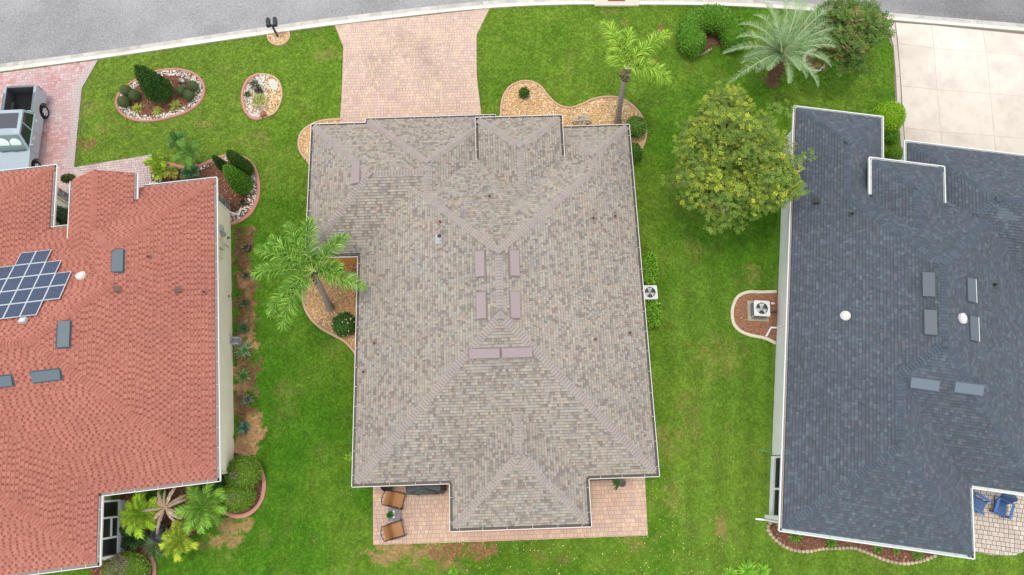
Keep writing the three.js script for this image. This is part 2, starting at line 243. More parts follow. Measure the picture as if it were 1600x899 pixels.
{ // cast concrete drive of the grey-roofed house: slabs between tooled joints
  const d = structure(thing('driveway', 'cream concrete slab driveway of the grey-roofed house', 'driveway'));
  const colX = [[[1399, 36], [1403, 68], [1408, 135], [1412, 200], [1415, 245]], [[1455, 40], [1459, 76], [1464, 141], [1470, 207], [1474, 250]], [[1535, 48], [1541, 82], [1547, 147], [1553, 213], [1557, 258]], [[1615, 56], [1622, 90], [1630, 154], [1638, 221], [1643, 266]], [[1700, 66], [1708, 99], [1716, 162], [1724, 229], [1730, 274]]];
  const out = P([[1390, 28], [1385, 55], [1396, 75], [1399, 165], [1405, 215], [1408, 265], [1735, 275], [1705, 60]]); blocked(out);
  mesh('subbase', sheetGeo(out, 0.006, [0.25, 0.22, 0.19]), M.grain, d);
  const slab = (a, b, c, e, y, tone) => { const g = new GB(), q = [a, b, c, e], o = q.reduce((m, p) => m.add(p), V()).multiplyScalar(0.25), s = q.map((p) => { const v = V().subVectors(p, o); v.multiplyScalar(1 - 0.008 / v.length() * 1.0); return v.add(o); }); const t = s.map((p) => V(p.x, y, p.z)), u = s.map((p) => V(p.x, 0.004, p.z)); g.quad(t[0], t[3], t[2], t[1], tone); for (let i = 0; i < 4; i++) g.quad(t[i], t[(i + 1) % 4], u[(i + 1) % 4], u[i], mul(tone, 0.9)); return g.build(); };
  const Rs = rng(3);
  for (let i = 0; i < 4; i++) for (let j = 0; j < 4; j++) { const t = 0.93 + 0.1 * Rs(), q = (p) => G(p[0], p[1]); mesh('concrete_slab', slab(q(colX[i][j]), q(colX[i + 1][j]), q(colX[i + 1][j + 1]), q(colX[i][j + 1]), 0.05, [0.745 * t, 0.69 * t, 0.635 * t]), M.concrete, d); }
  const strip = [[1387, 36], [1396, 72], [1400, 120], [1402, 165], [1406, 210], [1410, 250]];
  for (let i = 0; i < 5; i++) { const a = strip[i], b = strip[i + 1], q = (x, y) => G(x, y); const wa = i === 0 ? 11 : 6, wb = i === 4 ? 4 : 6; mesh('concrete_slab', slab(q(a[0], a[1]), q(a[0] + wa, a[1]), q(b[0] + wb, b[1]), q(b[0], b[1]), 0.042, [0.62, 0.575, 0.52]), M.concrete, d); }
}
{
  const out = P([[583, 735], [583, 852], [800, 845], [1012, 837], [1007, 735]]);
  const d = structure(thing('patio', 'peach paver patio behind the brown-roofed house', 'patio'));
  mesh('paver_bed', sheetGeo(out, 0.008, [0.40, 0.29, 0.23]), M.grain, d); blocked(out);
  const blotch = pickPaver([[0.58, 0.43, 0.37], [0.63, 0.435, 0.35], [0.65, 0.46, 0.36], [0.66, 0.49, 0.38], [0.64, 0.455, 0.38], [0.67, 0.51, 0.385]]);
  pave(d, out, 0.033, 0.2, [0.2, 0.2, 0.2, 0.3, 0.14], blotch, 14, 300);
}
{
  const out = P([[1500, 735], [1640, 755], [1640, 850], [1600, 862], [1585, 868], [1552, 868], [1520, 862], [1500, 860]]);
  const d = structure(thing('patio', 'beige paver patio holding two blue chairs', 'patio'));
  mesh('paver_bed', sheetGeo(out, 0.008, [0.24, 0.19, 0.15]), M.grain, d); blocked(out);
  pave(d, out, -0.136, 0.215, [0.215, 0.215, 0.3], pickPaver([[0.56, 0.49, 0.43], [0.61, 0.54, 0.47], [0.64, 0.57, 0.49], [0.60, 0.51, 0.45]]), 15, 300, 0.024);
}

// ---------------------------------------------------------------- houses
const EAVE = 2.75, PITCH = 0.5, ROOF_IN = 0.13;
class House {
  constructor(o) {
    Object.assign(this, o); this.c = Math.cos(o.turn); this.s = Math.sin(o.turn);
    this.root = thing(o.name, o.label, 'house', V(o.origin[0], 0, o.origin[1]), o.turn);
    for (const b of this.blocks) {
      b.e = b.e ?? EAVE; b.planes = []; const p = b.p ?? PITCH, q = b.q ?? p;
      if (b.W !== undefined) b.planes.push({ nx: 1, nz: 0, k: -b.W, p }); if (b.E !== undefined) b.planes.push({ nx: -1, nz: 0, k: b.E, p });
      if (b.N !== undefined) b.planes.push({ nx: 0, nz: 1, k: -b.N, p: q }); if (b.S !== undefined) b.planes.push({ nx: 0, nz: -1, k: b.S, p: q });
      const c = b.clip ?? {}; b.box = [c.x0 ?? b.W, c.x1 ?? b.E, c.z0 ?? b.N, c.z1 ?? b.S];
    }
  }
  toWorld(x, y, z) { return V(this.origin[0] + x * this.c + z * this.s, y, this.origin[1] - x * this.s + z * this.c); }
  toLocal(w) { const x = w.x - this.origin[0], z = w.z - this.origin[1]; return V(x * this.c - z * this.s, w.y, x * this.s + z * this.c); }
  hp(b, pl, x, z) { return b.e + pl.p * (pl.nx * x + pl.nz * z + pl.k); }
  hb(b, x, z) { const [x0, x1, z0, z1] = b.box; if (x < x0 || x > x1 || z < z0 || z > z1) return -1; let h = 1e9; for (const pl of b.planes) h = Math.min(h, this.hp(b, pl, x, z)); return h < b.e + PITCH * ROOF_IN - 0.02 ? -1 : h; }
  top(x, z) { let best = { h: -1 }; for (const b of this.blocks) { const h = this.hb(b, x, z); if (h > best.h) best = { h, b }; } if (best.b) best.pl = best.b.planes.reduce((m, pl) => (!m || this.hp(best.b, pl, x, z) < this.hp(best.b, m, x, z) ? pl : m), null); return best; }
  hit(px, py) { // where a line of sight meets this roof, in the house's own frame
    for (let y = 9; y > 2.6; y -= 0.01) { const l = this.toLocal(G(px, py, y)), t = this.top(l.x, l.z); if (t.h >= y) return { x: l.x, y: t.h, z: l.z, pl: t.pl }; } throw new Error('no roof at ' + px + ' ' + py);
  }
  seat(o, h, along = true) { // lay a part on the slope: its x runs along the eave, its z down the slope
    const dn = V(-h.pl.nx, -h.pl.p, -h.pl.nz).normalize(), up = V(-h.pl.nx * h.pl.p, 1, -h.pl.nz * h.pl.p).normalize(), ax = V().crossVectors(up, dn);
    o.quaternion.setFromRotationMatrix(new THREE.Matrix4().makeBasis(ax, up, dn)); o.position.set(h.x, h.y + 0.02, h.z); this.root.add(o); return o;
  }
  region(b, pl, inset = ROOF_IN) {
    const [x0, x1, z0, z1] = b.box; let poly = [[x0, z0], [x1, z0], [x1, z1], [x0, z1]];
    for (const q of b.planes) { if (q !== pl) poly = clipPoly(poly, q.p * q.nx - pl.p * pl.nx, q.p * q.nz - pl.p * pl.nz, q.p * q.k - pl.p * pl.k); if (poly.length < 3) return []; }
    poly = clipPoly(poly, pl.nx, pl.nz, pl.k - inset); return poly.length < 3 ? [] : poly;
  }
  buildRoof({ shingle, course, deckCol, capCol, capW, seed, capShade = 0.68 }) {
    const R = rng(seed), deck = new GB(), sh = new GB(), caps = [];
    this.blocks.forEach((b, bi) => {
      for (const pl of b.planes) {
        const poly = this.region(b, pl); if (!poly.length) continue;
        const pts = poly.map(([x, z]) => V(x, this.hp(b, pl, x, z) - 0.035 - bi * 0.004, z));
        for (let i = 1; i < pts.length - 1; i++) deck.tri(pts[0], pts[i + 1], pts[i], deckCol);
        // courses of shingles up this slope, every tab a wedge with its own butt edge
        const tx = -pl.nz, tz = pl.nx, us = poly.map(([x, z]) => x * tx + z * tz), ds = poly.map(([x, z]) => x * pl.nx + z * pl.nz + pl.k);
        const u0 = Math.min(...us), u1 = Math.max(...us), d1 = Math.max(...ds), c = course / Math.hypot(1, pl.p);
        let row = 0;
        for (let d = ROOF_IN - 0.02; d < d1; d += c, row++) {
          let u = u0 - R() * 0.3, n = 0;
          while (u < u1) {
            const t = shingle(R, row, n++, u, d), ua = u, ub = u + t.w; u = ub;
            t.bands = t.bands ?? [[0, 0.8, t.col], [0.8, 1.2, mul(t.col, t.shade ?? 0.6), true]];  // top strip darkened: printed band standing in for the butt shadow lines
            for (const [fa, fb, col0, band] of t.bands) {
              const da0 = d + c * fa, db0 = d + c * fb;
              const q = clipPoly(clipPoly(clipPoly(clipPoly(poly, tx, tz, -ua - t.gap), -tx, -tz, ub - t.gap), pl.nx, pl.nz, pl.k - da0), -pl.nx, -pl.nz, -pl.k + db0);
              if (q.length < 3) continue;
              const gx0 = q.reduce((m, p) => m + p[0], 0) / q.length, gz0 = q.reduce((m, p) => m + p[1], 0) / q.length;
              if (q.every(([vx, vz]) => { const x = lerp(vx, gx0, 0.03), z = lerp(vz, gz0, 0.03), h = this.hp(b, pl, x, z); return this.blocks.some((o, oi) => o !== b && this.hb(o, x, z) > h + (oi < bi ? -0.003 : 0.0001)); })) continue;
              const col = this.tint ? this.tint(q[0][0], q[0][1], col0) : col0;
              const up = q.map(([x, z]) => { const dd = x * pl.nx + z * pl.nz + pl.k, f = clamp((dd - d) / c / 1.2); return V(x, this.hp(b, pl, x, z) + lerp(t.th, 0.002, f) + bi * 0.0023, z); });
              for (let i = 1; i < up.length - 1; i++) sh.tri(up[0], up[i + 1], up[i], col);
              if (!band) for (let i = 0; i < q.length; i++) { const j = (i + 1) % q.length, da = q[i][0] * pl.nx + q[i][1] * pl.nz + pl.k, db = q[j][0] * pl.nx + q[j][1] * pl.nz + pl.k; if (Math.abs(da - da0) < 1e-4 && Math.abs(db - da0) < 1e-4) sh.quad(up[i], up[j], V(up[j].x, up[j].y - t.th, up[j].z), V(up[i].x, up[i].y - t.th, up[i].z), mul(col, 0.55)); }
            }
          }
        }
      }
      // hip and ridge caps
      for (let i = 0; i < b.planes.length; i++) for (let j = i + 1; j < b.planes.length; j++) {
        const A = b.planes[i], B = b.planes[j], gx = A.p * A.nx - B.p * B.nx, gz = A.p * A.nz - B.p * B.nz, g2 = gx * gx + gz * gz, cst = B.p * B.k - A.p * A.k;
        const X0 = gx * cst / g2, Z0 = gz * cst / g2; let dx = -gz / Math.sqrt(g2), dz = gx / Math.sqrt(g2), slope = A.p * (A.nx * dx + A.nz * dz); if (slope < 0) { dx = -dx; dz = -dz; slope = -slope; }
        const step = 0.15 / Math.hypot(1, slope), side = (pl, X, Z) => { const s = (pl === A ? -1 : 1) / Math.sqrt(g2); return [X + gx * s * capW, Z + gz * s * capW]; };
        let geo = null;
        for (let t = -40; t < 40; t += step) {
          const x = X0 + dx * t, z = Z0 + dz * t, h = this.hp(b, A, x, z), [bx0, bx1, bz0, bz1] = b.box;
          if (x < bx0 || x > bx1 || z < bz0 || z > bz1 || h < b.e + PITCH * ROOF_IN || b.planes.some((q) => this.hp(b, q, x, z) < h - 0.03)) continue;
          if (this.blocks.some((o) => o !== b && this.hb(o, x, z) > h + 0.03)) continue;
          if ([A, B].some((pl) => { const s = (pl === A ? -1 : 1) / Math.sqrt(g2) * 0.3, qx = x + gx * s, qz = z + gz * s, hq = this.hp(b, pl, qx, qz); return this.blocks.some((o) => o !== b && this.hb(o, qx, qz) > hq + 0.1); })) continue;
          if (!geo) {
            const g = new GB(), L = 0.19 / Math.hypot(1, slope), w = [1, 1, 1];
            const at = (f, pl, lift) => { const X = x + dx * f, Z = z + dz * f; if (!pl) return V(X - x, this.hp(b, A, X, Z) + lift - h, Z - z); const [qx, qz] = side(pl, X, Z); return V(qx - x, this.hp(b, pl, qx, qz) + lift * 0.55 - h, qz - z); };
            for (const pl of [A, B]) { const Lm = L * 0.62, dk = [capShade, capShade * 0.98, capShade * 0.98]; g.quad(at(0, null, 0.05), at(0, pl, 0.05), at(Lm, pl, 0.033), at(Lm, null, 0.033), w); g.quad(at(Lm, null, 0.033), at(Lm, pl, 0.033), at(L, pl, 0.022), at(L, null, 0.022), dk); g.quad(at(0, null, 0.05), at(0, pl, 0.05), at(0, pl, 0.012), at(0, null, 0.012), [0.7, 0.7, 0.7]); g.quad(at(0, pl, 0.05), at(L, pl, 0.022), at(L, pl, 0.0), at(0, pl, 0.0), [0.6, 0.6, 0.6]); }  // darker upper strip paints the shadow line where caps overlap
            geo = g.build();
          }
          caps.push({ geo, p: V(x, h, z), d: this.toWorld(x, h, z).distanceTo(camera.position) });
        }
      }
    });
    mesh('roof', deck.build(), M.shingle, this.root);
    stuff(mesh('shingle', sh.build(), M.shingle, this.root));
    const capM = capCol.map((c) => std({ color: new THREE.Color().setRGB(...c), roughness: 0.95 })), rest = new GB();
    caps.sort((a, b) => a.d - b.d);
    caps.forEach((q, i) => { const k = Math.floor(R() * capM.length); if (i < 300) mesh('ridge_cap', q.geo, capM[k], this.root).position.copy(q.p); else { const g = q.geo.clone(), cc = g.attributes.color; for (let v = 0; v < cc.count; v++) cc.setXYZ(v, cc.getX(v) * capCol[k][0], cc.getY(v) * capCol[k][1], cc.getZ(v) * capCol[k][2]); g.translate(q.p.x, q.p.y, q.p.z); rest.add(g, null); } });
    if (rest.p.length) stuff(mesh('ridge_cap', rest.build(), M.shingle, this.root));
  }
  gutter([x0, z0], [x1, z1], y, white, floor, w = 0.14, hang = 1.05, lip = 0.03) { // runs with the outside on its left-hand side
    const b = new GB(), L = Math.hypot(x1 - x0, z1 - z0), dx = (x1 - x0) / L, dz = (z1 - z0) / L, nx = dz, nz = -dx;
    const q = (a, o, h) => V(x0 + dx * a + nx * o, y + h, z0 + dz * a + nz * o), out = 0.035, inn = out - w;
    const s = -0.0, e = L;
    const ring = [[inn, 0.0], [inn, -0.14], [out - 0.012, -0.14], [out, -0.02], [out, 0.012], [out - lip, 0.012], [out - lip, -0.03]];
    for (let i = 0; i < ring.length - 1; i++) b.quad(q(s, ...ring[i]), q(s, ...ring[i + 1]), q(e, ...ring[i + 1]), q(e, ...ring[i]), white);
    b.quad(q(s, inn + 0.002, -0.055), q(s, out - lip, -0.055), q(e, out - lip, -0.055), q(e, inn + 0.002, -0.055), floor);
    for (const a of [s, e]) for (let i = 1; i < ring.length - 2; i++) b.tri(q(a, inn, 0), q(a, ...ring[i]), q(a, ...ring[i + 1]), white);
    const n = Math.max(1, Math.round(L / hang)); for (let i = 0; i < n; i++) { const a = L * (i + 0.5) / n + 0.13 * Math.sin(i * 7 + x0); b.quad(q(a - 0.011, inn, 0.016), q(a - 0.011, out, 0.016), q(a + 0.011, out, 0.016), q(a + 0.011, inn, 0.016), mul(white, 0.8)); }
    mesh('gutter', b.build(), M.satin, this.root);
  }
  walls(rects, col, name = 'wall') {
    for (const [x0, x1, z0, z1, h, c] of rects) { const b = new GB(), H = h ?? EAVE - 0.15; b.box((x0 + x1) / 2, H / 2, (z0 + z1) / 2, x1 - x0, H, z1 - z0, c ?? col); mesh(name, b.build(), M.grain, this.root); }
    const sof = new GB(); this.blocks.forEach((b, i) => { const [x0, x1, z0, z1] = b.box, y = b.e - 0.15 - i * 0.006; sof.quad(V(x0 + 0.06, y, z0 + 0.06), V(x1 - 0.06, y, z0 + 0.06), V(x1 - 0.06, y, z1 - 0.06), V(x0 + 0.06, y, z1 - 0.06), [0.7, 0.69, 0.66]); });
    mesh('soffit', sof.build(), M.plain, this.root);
    for (const b of this.blocks) { const [x0, x1, z0, z1] = b.box; blocked([[x0 + 0.3, z0 + 0.3], [x1 - 0.3, z0 + 0.3], [x1 - 0.3, z1 - 0.3], [x0 + 0.3, z1 - 0.3]].map(([x, z]) => this.toWorld(x, 0, z))); }
  }
  slotVent(px, py, len, wid, col, edgeGlint) { // low box vent, open along its downhill edge
    const h = this.hit(px, py), b = new GB(), l = len / 2, w = wid / 2, y0 = 0.0, yu = 0.045, yd = 0.125;
    const g = new THREE.Group(); g.name = 'roof_vent';
    b.quad(V(-l, yu, -w), V(l, yu, -w), V(l, yd, w), V(-l, yd, w), col); b.quad(V(-l, y0, -w), V(l, y0, -w), V(l, yu, -w), V(-l, yu, -w), mul(col, 0.9));
    b.quad(V(-l, yd, w), V(l, yd, w), V(l, yd - 0.03, w), V(-l, yd - 0.03, w), edgeGlint ? [0.75, 0.76, 0.76] : mul(col, 0.8));
    for (const s of [-l, l]) b.quad(V(s, y0, -w), V(s, yu, -w), V(s, yd, w), V(s, y0, w), mul(col, 0.85));
    if (edgeGlint) b.box(0, yd - 0.02, w + 0.012, len, 0.06, 0.03, [0.78, 0.79, 0.78]);  // white strip paints the light reflected along the downhill edge
    mesh('hood', b.build(), M.satin, g); const f = new GB(); f.box(0, 0.045, w - 0.03, len - 0.03, 0.085, 0.02, [0.03, 0.03, 0.032]); f.box(0, 0.008, 0.01, len + 0.1, 0.008, wid + 0.12, mul(col, 0.85)); mesh('louvre', f.build(), M.plain, g);
    return this.seat(g, h);
  }
  pipe(px, py, r, hgt, col, boot) { const h = this.hit(px, py), g = new GB(); g.add(new THREE.CylinderGeometry(r, r, hgt, 10, 1, true), col, mat4(0, hgt / 2 - 0.05, 0)); g.add(new THREE.CylinderGeometry(r * 0.82, r * 0.82, 0.02, 10), [0.02, 0.02, 0.02], mat4(0, hgt - 0.08, 0)); g.add(new THREE.CylinderGeometry(r * 1.15, r * 2.1, 0.09, 10), boot ?? mul(col, 0.9), mat4(0, 0.0, 0)); g.box(0, -0.03, 0, r * 5, 0.05, r * 5, boot ?? mul(col, 0.8)); const o = mesh('vent_pipe', g.build(), M.satin, this.root); o.position.set(h.x, h.y + 0.03, h.z); return o; }
  downspout(pts, col, r = 0.045) { const g = new GB(); for (let i = 0; i < pts.length - 1; i++) { g.bar(pts[i], pts[i + 1], r, col, 8); g.add(new THREE.SphereGeometry(r * 1.05, 8, 6), col, mat4(pts[i + 1].x, pts[i + 1].y, pts[i + 1].z)); } mesh('downspout', g.build(), M.satin, this.root); }
}
const D2R = Math.PI / 180;
const brown = new House({
  name: 'brown_roofed_house', label: 'house with mottled taupe shingle roof and pinkish ridge vents between two neighbours', origin: [-7.48, 0.74], turn: 1.9 * D2R,
  blocks: [
    { W: 0, E: 14.4, N: -17.4, S: 0 },
    { W: 0.22, E: 7.22, N: -19.1, clip: { z1: -10 } },
    { W: -2.7, N: -18.85, S: -11.32, q: 0.4655, clip: { x1: 3.72 } },
    { W: 6.17, E: 10.75, N: -18.62, e: 3.35, clip: { z1: -10 } },
    { W: 9.95, E: 14.4, N: -18.27, clip: { z1: -12 } },
    { W: 4.57, E: 11.07, S: 2.12, clip: { z0: -8 } },
  ],
});
{
  brown.tint = (x, z, c) => { const k = 0.93 + 0.16 * fbm(x * 0.3 + 9, z * 0.3 + 2, 4), w = fbm(x * 0.9 + 60, z * 0.9, 3) - 0.5; return [c[0] * k * (1 + 0.07 * w), c[1] * k, c[2] * k * (1 - 0.07 * w)]; };
  const pal = [[0.342, 0.316, 0.276], [0.366, 0.330, 0.278], [0.32, 0.308, 0.284], [0.342, 0.300, 0.270]], dk = [[0.225, 0.20, 0.184], [0.245, 0.208, 0.188], [0.232, 0.216, 0.20]];
  let run = 0, light = true;
  brown.buildRoof({
    seed: 21, course: 0.146, deckCol: [0.19, 0.168, 0.155], capW: 0.185, capCol: [[0.33, 0.29, 0.276], [0.342, 0.298, 0.283], [0.318, 0.28, 0.268], [0.352, 0.306, 0.29]],
    shingle: (R) => { // laminated shingles: raised pale teeth over darker tabs
      if (run-- <= 0) { light = R() < 0.62; run = R() < 0.2 ? 1 : 0; }
      const f = 0.88 + 0.22 * R(), warm = R() < 0.06 ? [1.08, 0.97, 0.92] : [1, 1, 1], a = light ? mix(pal[Math.floor(R() * 4)], dk[1], 0.35 * R() * R()) : R() < 0.55 ? dk[Math.floor(R() * 3)] : mix(dk[Math.floor(R() * 3)], pal[Math.floor(R() * 4)], 0.5);
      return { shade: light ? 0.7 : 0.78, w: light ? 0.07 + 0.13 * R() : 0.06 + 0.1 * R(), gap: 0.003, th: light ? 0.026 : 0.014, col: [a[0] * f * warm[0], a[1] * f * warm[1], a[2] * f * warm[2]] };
    },
  });
  const W = [0.70, 0.69, 0.67], F = [0.09, 0.075, 0.065], e = EAVE, r = 3.35, g = (a, b, y = e) => brown.gutter(a, b, y, W, F);
  g([-2.7, -18.85], [0.22, -18.85]); g([0.22, -18.85], [0.22, -19.1]); g([0.22, -19.1], [7.22, -19.1]); g([7.22, -19.1], [7.22, -17.9]);
  g([6.17, -16.15], [6.17, -18.62], r); g([6.17, -18.62], [10.75, -18.62], r); g([10.75, -18.62], [10.75, -16.2], r);
  g([10.8, -18.27], [14.4, -18.27]); g([14.4, -18.27], [14.4, 0]); g([14.4, 0], [11.07, 0]); g([11.07, 0], [11.07, 2.12]); g([11.07, 2.12], [4.57, 2.12]); g([4.57, 2.12], [4.57, 0]); g([4.57, 0], [0, 0]);
  g([0, 0], [0, -11.32]); g([0, -11.32], [-2.7, -11.32]); g([-2.7, -11.32], [-2.7, -18.85]);
  brown.walls([[0.38, 14.02, -16.9, -0.38], [0.6, 6.84, -18.7, -15], [-2.32, 2, -18.46, -11.7], [6.6, 10.32, -18.0, -12, 3.2], [10.35, 14.015, -17.88, -15], [4.95, 10.69, -2, 1.74]], [0.60, 0.305, 0.095]);
  const pv = [0.30, 0.243, 0.25];
  for (const [x, y] of [[557, 270], [751, 413], [803, 412], [753, 478], [804, 477]]) brown.slotVent(x, y, 1.22, 0.44, pv);
  for (const [x, y] of [[757, 552], [808, 550.5]]) brown.slotVent(x, y, 1.36, 0.42, pv);
  for (const [x, y] of [[688, 348], [765, 308], [927, 342], [961, 339], [930, 531], [984, 521], [585, 537], [568, 582]]) brown.pipe(x, y, 0.045, 0.2, [0.15, 0.085, 0.08], [0.24, 0.15, 0.14]);
  brown.pipe(688, 374, 0.1, 0.5, [0.62, 0.64, 0.66], [0.35, 0.37, 0.40]);
}
const red = new House({
  name: 'red_roofed_house', label: 'cream stucco house with terracotta red shingle roof carrying solar panels', origin: [-13.70, 0.48], turn: 6.93 * D2R,
  blocks: [
    { E: 0, N: -13.75, S: 0, clip: { x0: -24 } },
    { W: -8.44, E: 0, N: -15.52, clip: { z1: -5, x0: -7.3 } },
    { W: -7.25, E: -3.83, e: 3.35, clip: { z0: -15.95, z1: -5 } },
    { W: -16, E: -8.41, N: -17.26, clip: { z1: -6 } },
    { W: -16, E: -5.46, S: 3.07, clip: { z0: -6 } },
  ],
});
{
  red.tint = (x, z, c) => mul(c, 0.9 + 0.2 * fbm(x * 0.4 + 19, z * 0.4 + 7, 4));
  const A = [0.41, 0.17, 0.132], B = [0.255, 0.074, 0.057];
  red.buildRoof({
    seed: 22, capShade: 0.84, course: 0.163, deckCol: [0.27, 0.105, 0.08], capW: 0.17, capCol: [[0.385, 0.15, 0.115], [0.365, 0.138, 0.106], [0.40, 0.16, 0.125]],
    shingle: (R, row, n) => { // pale tabs with a short dark tooth between, staggered from course to course
      if (n === 0) return { w: (row % 2) * 0.15 + 0.04 * R(), gap: 0, th: 0.012, col: A };
      const tooth = n % 2 === 0, f = 0.9 + 0.18 * R(), base = mul(mix(A, B, 0.1 * R()), f), spot = mul(mix(B, A, R() < 0.2 ? 0.55 : 0.1), f);
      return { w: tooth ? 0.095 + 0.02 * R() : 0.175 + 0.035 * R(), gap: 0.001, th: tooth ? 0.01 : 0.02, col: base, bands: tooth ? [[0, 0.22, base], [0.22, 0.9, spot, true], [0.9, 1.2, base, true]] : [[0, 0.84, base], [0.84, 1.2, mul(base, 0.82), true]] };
    },
  });
  const W = [0.84, 0.85, 0.85], F = [0.30, 0.25, 0.25], e = EAVE, g = (a, b, y = e) => red.gutter(a, b, y, W, F, 0.17);
  g([-3.8, -15.52], [0, -15.52]); g([0, -15.52], [0, 0]); g([0, 0], [-5.46, 0]); g([-5.46, 0], [-5.46, 3.07]); g([-5.46, 3.07], [-16, 3.07]);
  g([-3.83, -15.95], [-3.83, -14.5], 3.35); g([-7.25, -12.75], [-7.25, -15.9], 3.35); g([-9.1, -13.75], [-7.5, -13.75]); g([-8.41, -17.26], [-8.41, -13.7]); g([-16, -17.26], [-8.41, -17.26]);
  const cream = [0.90, 0.87, 0.71];
  red.walls([[-23, -0.38, -13.4, -0.38], [-7.1, -0.38, -15.2, -13.4], [-6.95, -4.15, -15.4, -13, 3.2], [-15.6, -9.45, -16.85, -13], [-15.6, -6.6, -2, 2.72]], cream);
  // ledger stone wrapping round from the front walls, laid stone by stone
  const Rs = rng(77); for (const [x, z0, z1] of [[-0.38, -15.2, -14.66], [-9.45, -16.85, -16.32]]) for (let y = 0.1; y < 2.5; y += 0.2) for (let z = z0; z < z1 - 0.02;) { const w = Math.min(z1 - z, 0.18 + 0.2 * Rs()), d = 0.035 + 0.03 * Rs(), t = 0.6 + 0.7 * Rs(), b = new GB(); b.box(x + d / 2, y + 0.095, z + w / 2, d, 0.17 + 0.02 * Rs(), w - 0.02, [0.30 * t, 0.29 * t, 0.27 * t]); mesh('stone', b.build(), M.grain, red.root); z += w; }
  const dw = [0.86, 0.86, 0.84];
  red.downspout([V(0.02, 2.66, -14.6), V(-0.33, 2.35, -14.6), V(-0.33, 0.16, -14.6), V(0.12, 0.1, -14.42), V(0.22, 0.09, -14.7)], dw); red.downspout([V(-8.4, 2.66, -16.25), V(-9.4, 2.3, -16.25), V(-9.4, 0.1, -16.25)], dw);
  red.downspout([V(-0.02, 2.66, -0.12), V(-0.33, 2.35, -0.42), V(-0.33, 0.12, -0.42), V(0.35, 0.07, -0.3)], [0.62, 0.58, 0.5]);
  const bx = [0.10, 0.135, 0.165]; for (const [x, y, l] of [[183.5, 408, 1.12], [99.5, 523, 1.2], [73, 587, 1.25], [4, 596, 0.9]]) red.slotVent(x, y, l, 0.46, bx);
  for (const [x, y] of [[182, 453], [277, 454]]) { const h = red.hit(x, y), b = new GB(); b.box(0, 0.08, 0, 0.22, 0.14, 0.2, [0.1, 0.06, 0.055]); b.box(0, 0.16, 0.01, 0.27, 0.025, 0.26, [0.13, 0.08, 0.075]); red.seat(mesh('exhaust_vent', b.build(), M.satin, red.root), h); }
  for (const [x, y] of [[233, 402], [319, 457]]) red.pipe(x, y, 0.04, 0.2, [0.06, 0.05, 0.05], [0.2, 0.09, 0.08]);
  const dome = (H, x, y, r) => { const b = new GB(); b.add(new THREE.SphereGeometry(r, 20, 10, 0, 6.3, 0, 1.5), [0.60, 0.60, 0.56], mat4(0, 0.08, 0, 0, 0, 0, 1, 0.55, 1)); b.add(new THREE.CylinderGeometry(r * 1.12, r * 1.2, 0.12, 20), [0.70, 0.70, 0.68], mat4(0, 0.04, 0)); H.seat(mesh('skylight', b.build(), M.glass, H.root), H.hit(x, y)); };
  dome(red, 127, 432, 0.2); House.dome = dome;
  { const h = red.hit(38, 503.5), b = new GB(); b.box(0, 0.09, 0, 0.3, 0.16, 0.26, [0.45, 0.46, 0.46]); b.box(0, 0.18, -0.02, 0.2, 0.02, 0.2, [0.7, 0.7, 0.68]); red.seat(mesh('exhaust_vent', b.build(), M.satin, red.root), h); }
  // meter boxes, conduit and a hose bib on the long side wall
  const box = (name, px, py, y, sx, sy, sz, c) => { const w = red.toLocal(G(px, py, y)), b = new GB(); b.box(-0.38 + sx / 2, y, w.z, sx, sy, sz, c); mesh(name, b.build(), M.satin, red.root); };
  box('meter_box', 350, 357, 1.5, 0.16, 0.4, 0.32, [0.42, 0.46, 0.45]); box('meter_box', 349, 383, 1.55, 0.18, 0.5, 0.4, [0.62, 0.58, 0.46]); box('meter', 352, 366, 1.3, 0.22, 0.2, 0.2, [0.3, 0.33, 0.34]); box('meter_box', 347, 396, 1.7, 0.14, 0.6, 0.36, [0.70, 0.65, 0.52]); box('hose_bib', 355, 372, 0.5, 0.12, 0.1, 0.08, [0.05, 0.12, 0.06]); box('conduit', 355, 378, 1.2, 0.05, 1.6, 0.05, [0.5, 0.44, 0.32]); box('outlet_cover', 356, 463, 0.5, 0.07, 0.14, 0.1, [0.3, 0.3, 0.28]);
  // lanai: knee wall, white posts and rails, dark screens
  const L = (b) => mesh('wall', b.build(), M.grain, red.root); const k = new GB(); k.box(-5.93, 0.2, 1.6, 0.2, 0.4, 2.7, [0.50, 0.55, 0.60]); k.box(-6.2, 0.21, 2.86, 0.9, 0.42, 0.24, cream); L(k);
  const fr = (y0, y1, z0, z1) => { const b = new GB(); b.box(-5.93, (y0 + y1) / 2, (z0 + z1) / 2, 0.09, y1 - y0, z1 - z0, [0.72, 0.74, 0.76]); mesh('screen_frame', b.build(), M.satin, red.root); };
  for (const z of [0.25, 1.02, 1.95, 2.82]) fr(0.4, 2.58, z - 0.045, z + 0.045); fr(2.5, 2.6, 0.2, 2.87); fr(0.4, 0.5, 0.2, 2.87); fr(1.05, 1.12, 1.06, 1.9);
  for (const [z0, z1] of [[0.3, 0.97], [1.07, 1.9], [2.0, 2.77]]) { const g2 = new THREE.PlaneGeometry(z1 - z0, 2.0); g2.rotateY(Math.PI / 2); g2.translate(-5.95, 1.5, (z0 + z1) / 2); mesh('screen', g2, M.screen, red.root); }
  // solar array on the front slope of the main roof
  const ar = new THREE.Group(); ar.name = 'solar_array'; red.root.add(ar);
